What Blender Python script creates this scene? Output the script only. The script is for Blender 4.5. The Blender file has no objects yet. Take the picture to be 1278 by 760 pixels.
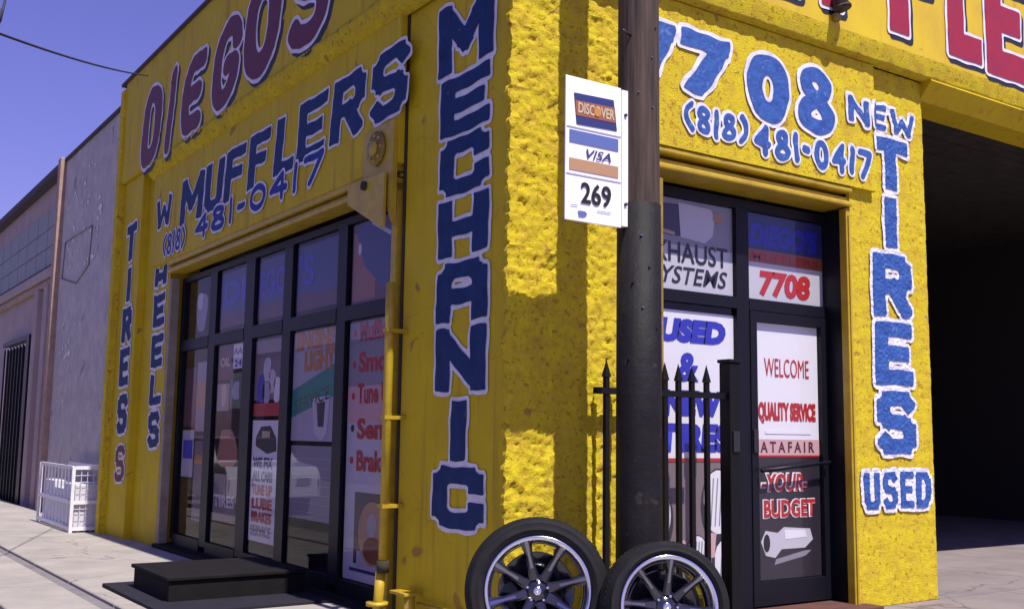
import bpy, bmesh, math, random
import numpy as np
from mathutils import Vector, Matrix, noise
random.seed(7)
S = bpy.context.scene
COL = S.collection
# ------------------------------------------------------------------ camera, world, sun, exposure
cd = bpy.data.cameras.new('camera'); cam = bpy.data.objects.new('camera', cd); COL.objects.link(cam)
S.camera = cam
yaw, pit, rol = math.radians(55.74), math.radians(7.056), math.radians(0.8)
f_ = Vector((math.cos(yaw)*math.cos(pit), math.sin(yaw)*math.cos(pit), math.sin(pit)))
s_ = Vector((math.sin(yaw), -math.cos(yaw), 0)); u_ = s_.cross(f_)
c_, n_ = math.cos(rol), math.sin(rol)
r_ = c_*s_ + n_*u_; v_ = -n_*s_ + c_*u_
M = Matrix(((r_.x, v_.x, -f_.x), (r_.y, v_.y, -f_.y), (r_.z, v_.z, -f_.z))).to_4x4()
M.translation = Vector((-3.55, -5.25, 1.25))
cam.matrix_world = M
cd.sensor_width = 36; cd.lens = 36*1320/1278; cd.clip_end = 2000; cd.clip_start = 0.05
SUN = Vector((0.03, -1.0, 1.82)).normalized()      # towards the sun
w = bpy.data.worlds.new('World'); S.world = w; w.use_nodes = True
nt = w.node_tree; nt.nodes.clear()
sky = nt.nodes.new('ShaderNodeTexSky'); sky.sky_type = 'NISHITA'; sky.sun_disc = False
sky.sun_elevation = math.asin(SUN.z); sky.sun_rotation = math.atan2(SUN.x, SUN.y)
sky.air_density = 1.3; sky.dust_density = 0.6; sky.ozone_density = 3.5
tint = nt.nodes.new('ShaderNodeMix'); tint.data_type = 'RGBA'; tint.blend_type = 'MULTIPLY'
tint.inputs[0].default_value = 1; tint.inputs[7].default_value = (1.13, 0.80, 1.6, 1)
bg = nt.nodes.new('ShaderNodeBackground'); bg.inputs[1].default_value = 0.066
wo = nt.nodes.new('ShaderNodeOutputWorld')
nt.links.new(sky.outputs[0], tint.inputs[6]); nt.links.new(tint.outputs[2], bg.inputs[0]); nt.links.new(bg.outputs[0], wo.inputs[0])
sl = bpy.data.lights.new('sun', 'SUN'); sl.energy = 5.0; sl.angle = math.radians(0.5); sl.color = (1, 0.95, 0.87)
so = bpy.data.objects.new('sun', sl); COL.objects.link(so)
so.rotation_euler = (-SUN).to_track_quat('-Z', 'Y').to_euler(); so.location = (3, -8, 20)
S.view_settings.view_transform = 'Standard'; S.view_settings.look = 'None'
S.view_settings.exposure = 0.4; S.view_settings.gamma = 1.0

# ------------------------------------------------------------------ materials
def mat(name, col, rough=0.7, metal=0.0, col2=None, nscale=4, bump=0.0, bscale=30, spec=0.5, spots=None, fac=(0.35, 0.7), detail=6, coat=0, streak=None, cracks=None):
    m = bpy.data.materials.new(name); m.use_nodes = True
    t = m.node_tree; b = t.nodes['Principled BSDF']
    b.inputs['Base Color'].default_value = (*col, 1); b.inputs['Roughness'].default_value = rough
    b.inputs['Metallic'].default_value = metal; b.inputs['Specular IOR Level'].default_value = spec
    if coat: b.inputs['Coat Weight'].default_value = coat; b.inputs['Coat Roughness'].default_value = 0.08
    tc = t.nodes.new('ShaderNodeTexCoord')
    last = None
    if col2:
        n = t.nodes.new('ShaderNodeTexNoise'); n.inputs['Scale'].default_value = nscale; n.inputs['Detail'].default_value = detail
        n.inputs['Roughness'].default_value = 0.65
        t.links.new(tc.outputs['Object'], n.inputs['Vector'])
        r = t.nodes.new('ShaderNodeValToRGB'); r.color_ramp.elements[0].position = fac[0]; r.color_ramp.elements[1].position = fac[1]
        r.color_ramp.elements[0].color = (*col, 1); r.color_ramp.elements[1].color = (*col2, 1)
        t.links.new(n.outputs['Fac'], r.inputs['Fac']); last = r.outputs['Color']
    if spots:   # (colour, scale, threshold)
        for sc_, ss, th in spots:
            n = t.nodes.new('ShaderNodeTexNoise'); n.inputs['Scale'].default_value = ss; n.inputs['Detail'].default_value = 3
            n.inputs['Distortion'].default_value = 0.4
            t.links.new(tc.outputs['Object'], n.inputs['Vector'])
            r = t.nodes.new('ShaderNodeMapRange'); r.inputs['From Min'].default_value = th; r.inputs['From Max'].default_value = th+0.03
            t.links.new(n.outputs['Fac'], r.inputs['Value'])
            mx = t.nodes.new('ShaderNodeMix'); mx.data_type = 'RGBA'
            t.links.new(r.outputs['Result'], mx.inputs[0])
            if last: t.links.new(last, mx.inputs[6])
            else: mx.inputs[6].default_value = (*col, 1)
            mx.inputs[7].default_value = (*sc_, 1); last = mx.outputs[2]
    if streak:  # (colour, threshold, strength): long vertical runs of dirt and old paint
        mp = t.nodes.new('ShaderNodeMapping'); mp.inputs['Scale'].default_value = (9, 9, 0.55); t.links.new(tc.outputs['Object'], mp.inputs[0])
        n = t.nodes.new('ShaderNodeTexNoise'); n.inputs['Scale'].default_value = 1.3; n.inputs['Detail'].default_value = 7; t.links.new(mp.outputs[0], n.inputs['Vector'])
        r = t.nodes.new('ShaderNodeMapRange'); r.inputs['From Min'].default_value = streak[1]; r.inputs['From Max'].default_value = streak[1]+0.16; r.inputs['To Max'].default_value = streak[2]
        t.links.new(n.outputs['Fac'], r.inputs['Value']); mx = t.nodes.new('ShaderNodeMix'); mx.data_type = 'RGBA'; t.links.new(r.outputs['Result'], mx.inputs[0])
        if last: t.links.new(last, mx.inputs[6])
        else: mx.inputs[6].default_value = (*col, 1)
        mx.inputs[7].default_value = (*streak[0], 1); last = mx.outputs[2]
    if cracks:  # (scale, width, colour)
        n = t.nodes.new('ShaderNodeTexNoise'); n.inputs['Scale'].default_value = 3; n.inputs['Detail'].default_value = 4; t.links.new(tc.outputs['Object'], n.inputs['Vector'])
        ad = t.nodes.new('ShaderNodeVectorMath'); ad.operation = 'MULTIPLY_ADD'; ad.inputs[1].default_value = (.35, .35, .35)
        t.links.new(n.outputs['Color'], ad.inputs[0]); t.links.new(tc.outputs['Object'], ad.inputs[2])
        v = t.nodes.new('ShaderNodeTexVoronoi'); v.feature = 'DISTANCE_TO_EDGE'; v.inputs['Scale'].default_value = cracks[0]; t.links.new(ad.outputs[0], v.inputs['Vector'])
        r = t.nodes.new('ShaderNodeMapRange'); r.inputs['From Min'].default_value = 0; r.inputs['From Max'].default_value = cracks[1]; r.inputs['To Min'].default_value = .8; r.inputs['To Max'].default_value = 0
        t.links.new(v.outputs['Distance'], r.inputs['Value']); mx = t.nodes.new('ShaderNodeMix'); mx.data_type = 'RGBA'; t.links.new(r.outputs['Result'], mx.inputs[0])
        if last: t.links.new(last, mx.inputs[6])
        else: mx.inputs[6].default_value = (*col, 1)
        mx.inputs[7].default_value = (*cracks[2], 1); last = mx.outputs[2]
    if last: t.links.new(last, b.inputs['Base Color'])
    if bump:
        n = t.nodes.new('ShaderNodeTexNoise'); n.inputs['Scale'].default_value = bscale; n.inputs['Detail'].default_value = 8
        n.inputs['Roughness'].default_value = 0.7
        t.links.new(tc.outputs['Object'], n.inputs['Vector'])
        bp = t.nodes.new('ShaderNodeBump'); bp.inputs['Strength'].default_value = bump; bp.inputs['Distance'].default_value = 0.02
        t.links.new(n.outputs['Fac'], bp.inputs['Height']); t.links.new(bp.outputs['Normal'], b.inputs['Normal'])
    return m
YEL = (0.71, 0.57, 0.018); YEL2 = (0.60, 0.455, 0.006)
MT = dict(
 yellow_rough=mat('rough yellow masonry paint', YEL, 0.8, spec=0.2, col2=(0.58, 0.39, 0.035), nscale=7, bump=0.75, bscale=85, spots=[((0.42, 0.25, 0.05), 9, 0.68), ((0.46, 0.29, 0.018), 30, 0.60)]),
 yellow=mat('yellow wall paint', YEL2, 0.65, spec=0.25, col2=(0.50, 0.34, 0.010), nscale=2.2, bump=0.13, bscale=60, spots=[((0.34, 0.19, 0.03), 3.1, 0.68), ((0.62, 0.43, 0.05), 11, 0.72)], fac=(0.3, 0.75), cracks=(.9, .0035, (.36, .25, .012)), streak=((0.30, 0.18, 0.02), .56, .55)),
 yellow_band=mat('front fascia yellow paint', (0.66, 0.48, 0.025), 0.6, spec=.25, col2=(0.55, 0.36, 0.04), nscale=1.6, bump=0.15, bscale=50, streak=((0.40, 0.25, 0.03), .58, .5), spots=[((0.44, 0.27, 0.05), 5, .68)]),  # yellow used on the front fascia face only
 yellow_metal=mat('yellow painted steel', (0.50, 0.36, 0.016), 0.45, col2=(0.36, 0.23, 0.02), nscale=8, bump=0.05, spec=0.5),
 ochre_metal=mat('dirty yellow shutter steel', (0.33, 0.23, 0.03), 0.5, col2=(0.17, 0.11, 0.02), nscale=5),
 umber=mat('dark umber', (0.03, 0.024, 0.015), 0.9),
 blue=mat('navy lettering paint', (0.007, 0.025, 0.10), 0.6, spec=.2, col2=(0.012, 0.04, 0.145), nscale=9, bump=0.1, bscale=60, spots=[((0.10, 0.09, 0.16), 14, 0.7)]),
 blue_front=mat('royal blue lettering paint', (0.016, 0.062, 0.28), 0.6, col2=(0.03, 0.11, 0.37), nscale=13, bump=0.3, bscale=50, spots=[((0.09, 0.17, 0.42), 22, 0.66)]),
 white_paint=mat('white outline paint', (0.74, 0.72, 0.80), 0.65, col2=(0.58, 0.56, 0.66), nscale=11, bump=0.15, bscale=60),
 maroon=mat('maroon lettering paint', (0.13, 0.012, 0.03), 0.6, col2=(0.10, 0.014, 0.045), nscale=8),
 red_paint=mat('red lettering paint', (0.33, 0.014, 0.03), 0.55, col2=(0.26, 0.014, 0.05), nscale=6),
 black_paint=mat('black drop shadow paint', (0.012, 0.012, 0.03), 0.6),
 frame=mat('black aluminium frame', (0.006, 0.006, 0.011), 0.45, spec=0.25),
 black=mat('black painted steel', (0.006, 0.005, 0.006), 0.55, spec=.2),
 wrap=mat('black pole paint', (0.007, 0.006, 0.008), 0.6, col2=(0.013, 0.011, 0.013), nscale=9, bump=0.3, bscale=25, spec=.2, spots=[((0.03, 0.024, 0.022), 13, .66)], streak=((0.02, 0.016, 0.015), .55, .7)),
 rubber=mat('tyre rubber', (0.009, 0.009, 0.011), 0.72, spec=.2, col2=(0.016, 0.015, 0.017), nscale=12, bump=0.08, bscale=80),
 chrome=mat('chrome', (0.75, 0.76, 0.82), 0.16, metal=1.0), milled=mat('milled spoke metal', (0.26, 0.26, 0.33), 0.2, metal=1.0),
 rimblack=mat('gloss black alloy', (0.012, 0.012, 0.022), 0.12, spec=0.6, coat=0.8),
 hubdark=mat('dark hub steel', (0.05, 0.05, 0.06), 0.4, metal=0.7),
 pole=None,
 side_walk=mat('pale concrete pavement', (0.36, 0.325, 0.29), 0.85, cracks=(.55, .006, (.1, .09, .085)), col2=(0.26, 0.235, 0.215), nscale=1.4, bump=0.25, bscale=50, spots=[((0.30, 0.28, 0.27), 2.6, 0.66), ((0.2, 0.18, 0.18), 16, 0.74)]),
 kerb=mat('stained kerb concrete', (0.20, 0.18, 0.185), 0.85, col2=(0.14, 0.125, 0.135), nscale=3, bump=0.25, bscale=40),
 asphalt=mat('worn asphalt', (0.15, 0.14, 0.14), 0.9, col2=(0.20, 0.19, 0.185), nscale=5, bump=0.4, bscale=90),
 floor=mat('pinkish workshop concrete', (0.24, 0.20, 0.195), 0.8, cracks=(.4, .006, (.08, .07, .07)), col2=(0.17, 0.14, 0.14), nscale=1.8, bump=0.12, bscale=40, spots=[((0.17, 0.14, 0.14), 1.6, 0.66)]),
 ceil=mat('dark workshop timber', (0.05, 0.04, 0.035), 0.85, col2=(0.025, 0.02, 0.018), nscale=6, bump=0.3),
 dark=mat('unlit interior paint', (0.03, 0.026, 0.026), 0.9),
 room=mat('shop interior wall', (0.16, 0.13, 0.13), 0.9, col2=(0.09, 0.07, 0.08), nscale=1.5),
 stucco=mat('mauve grey stucco', (0.54, 0.48, 0.46), 0.85, col2=(0.38, 0.34, 0.34), nscale=4.5, bump=0.35, bscale=45, spots=[((0.27, 0.23, 0.25), 2.2, 0.67), ((0.5, 0.46, 0.46), 14, 0.70)]),
 faint=mat('faded line paint', (0.24, 0.20, 0.22), 0.9), chip=mat('bare white plaster', (0.78, 0.74, 0.74), 0.9),
 brown_edge=mat('weathered tan render', (0.42, 0.29, 0.22), 0.85, col2=(0.30, 0.19, 0.15), nscale=8, bump=0.4),
 pink=mat('dusty pink render', (0.42, 0.32, 0.31), 0.85, col2=(0.33, 0.25, 0.25), nscale=2, bump=0.25),
 teal=mat('faded teal tile', (0.22, 0.25, 0.26), 0.7, col2=(0.28, 0.28, 0.30), nscale=5),
 coping=mat('dark roof coping', (0.05, 0.035, 0.05), 0.8),
 sign_white=mat('white sign enamel', (0.88, 0.87, 0.90), 0.4), blue_mid=mat('violet blue lettering paint', (0.014, 0.03, 0.21), 0.6, spec=.2, col2=(0.02, 0.05, 0.28), nscale=9),
 white_steel=mat('white painted steel', (0.78, 0.77, 0.80), 0.5, col2=(0.66, 0.64, 0.68), nscale=9),
 cage_fill=mat('white wire mesh', (0.58, 0.57, 0.62), 0.6),
 step=mat('black step covering', (0.009, 0.008, 0.009), 0.8, spec=.15, col2=(0.014, 0.012, 0.012), nscale=6, bump=0.2),
 shadow_tone=mat('dark shadow colour', (0.022, 0.02, 0.032), 0.9, spec=.2, col2=(0.017, 0.015, 0.022), nscale=5, bump=0.2),  # shadow put into the colour of the sheet by the step
 redstep=mat('oxide red threshold paint', (0.11, 0.04, 0.028), 0.8, col2=(0.07, 0.03, 0.022), nscale=7),
 grey_guide=mat('dull beige shutter guide', (0.30, 0.26, 0.20), 0.6, col2=(0.2, 0.16, 0.11), nscale=7),
 p_white=mat('white poster vinyl', (0.78, 0.77, 0.80), 0.5), p_lilac=mat('lilac poster vinyl', (0.42, 0.40, 0.47), 0.5),
 p_grey=mat('grey poster vinyl', (0.26, 0.25, 0.29), 0.5), p_dark=mat('charcoal poster vinyl', (0.03, 0.025, 0.035), 0.4),
 p_brown=mat('brownish poster vinyl', (0.20, 0.155, 0.165), 0.5), p_pink=mat('pink poster vinyl', (0.62, 0.38, 0.38), 0.5),
 p_red=mat('red print', (0.46, 0.02, 0.02), 0.5), p_blue=mat('blue print', (0.02, 0.03, 0.42), 0.5), p_navy=mat('navy print', (0.025, 0.035, 0.15), 0.5),
 p_black=mat('black print', (0.012, 0.012, 0.014), 0.5), p_orange=mat('orange print', (0.52, 0.22, 0.05), 0.5), p_teal=mat('teal print', (0.02, 0.25, 0.19), 0.5),
 p_cream=mat('cream print', (0.55, 0.44, 0.30), 0.5), p_green=mat('green print', (0.05, 0.14, 0.06), 0.5), p_tan=mat('tan print', (0.42, 0.24, 0.13), 0.5),
 p_rust=mat('rust print', (0.30, 0.10, 0.05), 0.5), p_maroon=mat('maroon print', (0.09, 0.02, 0.035), 0.5), p_silver=mat('silver print', (0.55, 0.54, 0.58), 0.4),
 car_white=mat('white car paint', (0.75, 0.76, 0.8), 0.25, coat=1), car_glass=mat('dark car glass', (0.02, 0.02, 0.025), 0.05),
 tan_wall=mat('tan block wall', (0.45, 0.38, 0.32), 0.85, col2=(0.36, 0.3, 0.26), nscale=2), cable=mat('cable sheath', (0.03, 0.03, 0.06), 0.7),
)
m = mat('weathered pole timber', (0.17, 0.125, 0.115), 0.85)
t = m.node_tree; b = t.nodes['Principled BSDF']; tc = t.nodes.new('ShaderNodeTexCoord'); mp = t.nodes.new('ShaderNodeMapping'); mp.inputs['Scale'].default_value = (14, 14, 0.9)
n1 = t.nodes.new('ShaderNodeTexNoise'); n1.inputs['Scale'].default_value = 2.5; n1.inputs['Detail'].default_value = 8
rr = t.nodes.new('ShaderNodeValToRGB'); rr.color_ramp.elements[0].color = (0.024, 0.014, 0.011, 1); rr.color_ramp.elements[0].position = .32; rr.color_ramp.elements[1].color = (0.085, 0.052, 0.038, 1); rr.color_ramp.elements[1].position = .68
t.links.new(tc.outputs['Object'], mp.inputs[0]); t.links.new(mp.outputs[0], n1.inputs['Vector']); t.links.new(n1.outputs['Fac'], rr.inputs[0]); t.links.new(rr.outputs[0], b.inputs['Base Color'])
bp = t.nodes.new('ShaderNodeBump'); bp.inputs['Strength'].default_value = .5; bp.inputs['Distance'].default_value = .01; t.links.new(n1.outputs['Fac'], bp.inputs['Height']); t.links.new(bp.outputs[0], b.inputs['Normal'])
MT['pole'] = m
def glass_mat(name, tintc, k=1.0, base=0.05):
    m = bpy.data.materials.new(name); m.use_nodes = True; t = m.node_tree; t.nodes.clear()
    o = t.nodes.new('ShaderNodeOutputMaterial'); mx = t.nodes.new('ShaderNodeMixShader'); lw = t.nodes.new('ShaderNodeLayerWeight'); lw.inputs[0].default_value = 0.5
    tr = t.nodes.new('ShaderNodeBsdfTransparent'); tr.inputs[0].default_value = (*tintc, 1); g = t.nodes.new('ShaderNodeBsdfGlossy'); g.inputs['Roughness'].default_value = 0.012
    pw = t.nodes.new('ShaderNodeMath'); pw.operation = 'POWER'; pw.inputs[1].default_value = 4.0
    ml = t.nodes.new('ShaderNodeMath'); ml.operation = 'MULTIPLY_ADD'; ml.inputs[1].default_value = k*0.9; ml.inputs[2].default_value = base; ml.use_clamp = True
    t.links.new(lw.outputs['Facing'], pw.inputs[0]); t.links.new(pw.outputs[0], ml.inputs[0])
    t.links.new(ml.outputs[0], mx.inputs[0]); t.links.new(tr.outputs[0], mx.inputs[1]); t.links.new(g.outputs[0], mx.inputs[2]); t.links.new(mx.outputs[0], o.inputs[0])
    return m
MT['glass'] = glass_mat('tinted window glass', (0.93, 0.91, 0.95), 0.28, 0.02); MT['glass_clear'] = glass_mat('clear door glass', (0.96, 0.96, 0.97), 0.5, 0.02)

# ------------------------------------------------------------------ helpers
def link(name, me, material, parent=None):
    o = bpy.data.objects.new(name, me); COL.objects.link(o)
    if material is not None:
        me.materials.clear(); me.materials.append(MT[material] if isinstance(material, str) else material)
    if parent: o.parent = parent
    return o
def raw(name, V, F, material, parent=None, smooth=False):
    me = bpy.data.meshes.new(name); me.from_pydata([tuple(v) for v in V], [], F); me.validate(); me.update()
    if smooth: me.polygons.foreach_set('use_smooth', [True]*len(me.polygons))
    return link(name, me, material, parent)
def thing(name, label, cat, loc=(0, 0, 0), group=None, kind=None):
    o = bpy.data.objects.new(name, None); COL.objects.link(o); o.location = loc; o.empty_display_size = 0.2
    o['label'] = label; o['category'] = cat
    if group: o['group'] = group
    return o
def local(o):
    """geometry below is written in world metres: put it under its thing without moving it"""
    if o.parent:
        p = o.parent; off = Vector(p.location)
        while p.parent: p = p.parent; off = off + Vector(p.location)
        o.location = o.location - off
    return o
BX = [(0,3,2,1),(4,5,6,7),(0,1,5,4),(1,2,6,5),(2,3,7,6),(3,0,4,7)]
def boxv(x0, x1, y0, y1, z0, z1): return [(x0,y0,z0),(x1,y0,z0),(x1,y1,z0),(x0,y1,z0),(x0,y0,z1),(x1,y0,z1),(x1,y1,z1),(x0,y1,z1)]
def box(name, d, material, parent=None, bev=0.0):
    x0, x1, y0, y1, z0, z1 = d
    bm = bmesh.new(); vs = [bm.verts.new(v) for v in boxv(*d)]
    for f in BX: bm.faces.new([vs[i] for i in f])
    if bev: bmesh.ops.bevel(bm, geom=bm.edges[:], offset=bev, segments=2, affect='EDGES', profile=0.5)
    me = bpy.data.meshes.new(name); bm.to_mesh(me); bm.free()
    return local(link(name, me, material, parent))
def tube(name, pts, r, material, parent=None, seg=12, closed=False, caps=True):
    V = []; F = []; n = len(pts); P = [Vector(p) for p in pts]
    rs = r if isinstance(r, (list, tuple)) else [r]*n
    for i, p in enumerate(P):
        a = P[(i-1) % n] if (closed or i) else P[0]; c = P[(i+1) % n] if (closed or i < n-1) else P[-1]
        d = (c-a).normalized(); up = Vector((0, 0, 1)) if abs(d.z) < 0.9 else Vector((1, 0, 0))
        e1 = d.cross(up).normalized(); e2 = d.cross(e1)
        for k in range(seg):
            an = 2*math.pi*k/seg; V.append(p+rs[i]*(math.cos(an)*e1+math.sin(an)*e2))
    for i in range(n if closed else n-1):
        j = (i+1) % n
        for k in range(seg): F.append((i*seg+k, i*seg+(k+1) % seg, j*seg+(k+1) % seg, j*seg+k))
    if caps and not closed: F.append(tuple(range(seg))[::-1]); F.append(tuple((n-1)*seg+k for k in range(seg)))
    o = raw(name, V, F, material, parent, True); return local(o)
def prism(name, poly, axis, a0, a1, material, parent=None):
    """poly in the two other axes (cyclic order), extruded along axis from a0 to a1"""
    def mk(p, a): return {'x': (a, p[0], p[1]), 'y': (p[0], a, p[1]), 'z': (p[0], p[1], a)}[axis]
    n = len(poly); V = [mk(p, a0) for p in poly]+[mk(p, a1) for p in poly]
    F = [tuple(range(n)), tuple(range(n, 2*n))[::-1]]+[(i, (i+1) % n, n+(i+1) % n, n+i) for i in range(n)]
    bm = bmesh.new(); vs = [bm.verts.new(v) for v in V]
    for f in F: bm.faces.new([vs[i] for i in f])
    bmesh.ops.recalc_face_normals(bm, faces=bm.faces[:])
    me = bpy.data.meshes.new(name); bm.to_mesh(me); bm.free()
    return local(link(name, me, material, parent))

# relief of the two facades (metres outwards), shared by the walls and by the paint lying on them
BH, BL = 0.2, 0.4
def h_front(x, z):
    h = 0.010*noise.noise(Vector((x*8, 3.1, z*9)))+0.017*(0.45-abs(noise.noise(Vector((x*17+z*5, 7.7, z*20)))))+0.013*noise.noise(Vector((x*42, 1.7, z*46)))
    zz = (z/BH) % 1.0; row = math.floor(z/BH); xx = ((x+(0.2 if row % 2 else 0))/BL) % 1.0
    e = min(min(zz, 1-zz)*BH, min(xx, 1-xx)*BL)
    if x > 3: h *= .30
    return h*1.15 + 0.0
def h_head(x, z): return 0.004*noise.noise(Vector((x*12, 3.1, z*14)))+0.0015*noise.noise(Vector((x*34, 2, z*36)))
def h_left(y, z):
    v = noise.noise(Vector((y*7, 5.5, z*6))); q = noise.noise(Vector((y*16, 9.5, z*15)))
    return 0.0012*v + 0.03*max(0, q-0.42)*max(0, noise.noise(Vector((y*1.3, 2.2, z*1.1)))+0.25)
def h_band(y, z):
    v = noise.noise(Vector((y*14, 8.5, z*14))); return 0.010*v+0.008*noise.noise(Vector((y*30, 8.5, z*30)))
flat = lambda a, b: 0.0
def sheet(name, kind, u0, u1, z0, z1, off, hf, material, parent, step=0.025, edge=0.03, jag=False):
    """relief wall skin. kind 'front': u is X, faces -Y; 'left': u is Y, faces -X. off = distance in front of plane 0"""
    nu = max(1, round((u1-u0)/step)); nz = max(1, round((z1-z0)/step)); V = []; F = []
    for j in range(nz+1):
        for i in range(nu+1):
            u = u0+(u1-u0)*i/nu; z = z0+(z1-z0)*j/nz; d = off+hf(u, z)
            if jag and i < 2: u = u-(0.034*max(0, noise.noise(Vector((3.3, 8.8, z*13)))+0.12)+0.012*noise.noise(Vector((1.3, 2.8, z*41))))*(1 if i == 0 else .4)
            V.append((u, -d, z) if kind == 'front' else (-d, u, z))
    for j in range(nz):
        for i in range(nu):
            a = j*(nu+1)+i; q = (a, a+1, a+nu+2, a+nu+1); F.append(q if kind == 'front' else q[::-1])
    # turn the rim back so the skin has thickness
    ring = [i for i in range(nu+1)]+[(j*(nu+1)+nu) for j in range(1, nz+1)]+[nz*(nu+1)+i for i in range(nu-1, -1, -1)]+[j*(nu+1) for j in range(nz-1, 0, -1)]
    front = len(V); V += [V[r] for r in ring]; base = len(V)
    for r in ring:
        v = V[r]; V.append((v[0], -off+edge, v[2]) if kind == 'front' else (-off+edge, v[1], v[2]))
    n = len(ring)
    for k in range(n):
        q = (front+k, base+k, base+(k+1) % n, front+(k+1) % n); F.append(q if kind == 'front' else q[::-1])
    o = raw(name, V, F, material, parent, True); 
    return local(o)

# ------------------------------------------------------------------ brush lettering: distance-field glyphs contoured on a fine lattice
G = {
 'M': [[(0,0),(0,1),(.5,.35),(1,1),(1,0)]], 'E': [[(1,1),(0,1),(0,0),(1,0)],[(0,.5),(.85,.5)]], 'F': [[(1,1),(0,1),(0,0)],[(0,.52),(.8,.52)]],
 'C': [[(1,.76),(1,.85),(.8,1),(.2,1),(0,.82),(0,.18),(.2,0),(.8,0),(1,.15),(1,.24)]], 'H': [[(0,0),(0,1)],[(1,0),(1,1)],[(0,.5),(1,.5)]],
 'A': [[(0,0),(0,.8),(.2,1),(.8,1),(1,.8),(1,0)],[(0,.42),(1,.42)]], 'N': [[(0,0),(0,1),(1,0),(1,1)]], 'I': [[(.5,0),(.5,1)]], 'L': [[(0,1),(0,0),(1,0)]],
 'T': [[(0,1),(1,1)],[(.5,1),(.5,0)]], 'R': [[(0,0),(0,1),(.8,1),(1,.85),(1,.62),(.8,.48),(0,.48)],[(.5,.48),(1,0)]], 'U': [[(0,1),(0,.2),(.2,0),(.8,0),(1,.2),(1,1)]],
 'S': [[(.98,.88),(.8,1),(.2,1),(0,.86),(0,.66),(.2,.53),(.8,.47),(1,.34),(1,.14),(.8,0),(.2,0),(.02,.12)]], 'W': [[(0,1),(.2,0),(.5,.6),(.8,0),(1,1)]],
 'D': [[(0,0),(0,1),(.7,1),(1,.75),(1,.25),(.7,0),(0,0)]], 'G': [[(1,.75),(.9,.92),(.65,1),(.3,1),(0,.75),(0,.25),(.25,0),(.7,0),(1,.22),(1,.45),(.6,.45)]],
 'O': [[(.5,1),(.2,.93),(0,.7),(0,.3),(.2,.07),(.5,0),(.8,.07),(1,.3),(1,.7),(.8,.93),(.5,1)]],
 '0': [[(.5,1),(.12,.86),(0,.5),(.12,.14),(.5,0),(.88,.14),(1,.5),(.88,.86),(.5,1)]], '1': [[(.5,0),(.5,1)]], '7': [[(0,1),(1,1),(.35,0)]],
 '4': [[(.75,0),(.75,1),(0,.38),(1,.38)]], '8': [[(.5,1),(.12,.9),(.1,.68),(.5,.53),(.95,.35),(1,.12),(.6,0),(.1,.06),(0,.3),(.5,.53),(.88,.68),(.88,.9),(.5,1)]],
 '-': [[(.1,.5),(.9,.5)]], '(': [[(1,1),(.3,.75),(.1,.5),(.3,.25),(1,0)]], ')': [[(0,1),(.7,.75),(.9,.5),(.7,.25),(0,0)]], "'": [[(.6,1),(.35,.72)]],
}
def seg_d(U, Z, a, b, hw, square):
    ax, az = a; bx, bz = b; dx, dz = bx-ax, bz-az; L = math.hypot(dx, dz)+1e-9; dx /= L; dz /= L
    t = (U-ax)*dx+(Z-az)*dz; n = -(U-ax)*dz+(Z-az)*dx
    if square:
        qx = np.abs(t-L/2)-(L/2+hw*0.92); qz = np.abs(n)-hw
        return np.hypot(np.maximum(qx, 0), np.maximum(qz, 0))+np.minimum(np.maximum(qx, qz), 0)
    tc = np.clip(t, 0, L); return np.hypot(U-ax-tc*dx, Z-az-tc*dz)-hw
def glyph(U, Z, ch, x0, z0, W, H, hw, square=True, slant=0.0, rise=0.0):
    """distance to one letter whose box starts at (x0, z0), W wide and H tall"""
    Zr = Z-rise*(U-x0); ax = 1.0
    if isinstance(hw, tuple): hw, ax = hw
    Us = (U-slant*(Zr-z0)-x0)/ax+x0; W = W/ax; d = np.full(U.shape, 9.0); k = min(hw, W*0.5)
    for pl in G[ch]:
        if not square and len(pl) > 2 and ch not in '47':
            for _ in range(2):
                q = [pl[0]] if pl[0] != pl[-1] else []
                for a, b_ in zip(pl[:-1], pl[1:]):
                    q += [(a[0]*.75+b_[0]*.25, a[1]*.75+b_[1]*.25), (a[0]*.25+b_[0]*.75, a[1]*.25+b_[1]*.75)]
                pl = q+([pl[-1]] if pl[0] != pl[-1] else [q[0]])
        pp = [(x0+k+p[0]*(W-2*k), z0+hw+p[1]*(H-2*hw)) for p in pl]
        for a, b_ in zip(pp[:-1], pp[1:]): d = np.minimum(d, seg_d(Us, Zr, a, b_, hw, square))
    if square:
        qx = np.abs(Us-x0-W/2)-W/2; qz = np.abs(Zr-z0-H/2)-H/2
        d = np.maximum(d, np.maximum(qx, qz))
    return d
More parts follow.
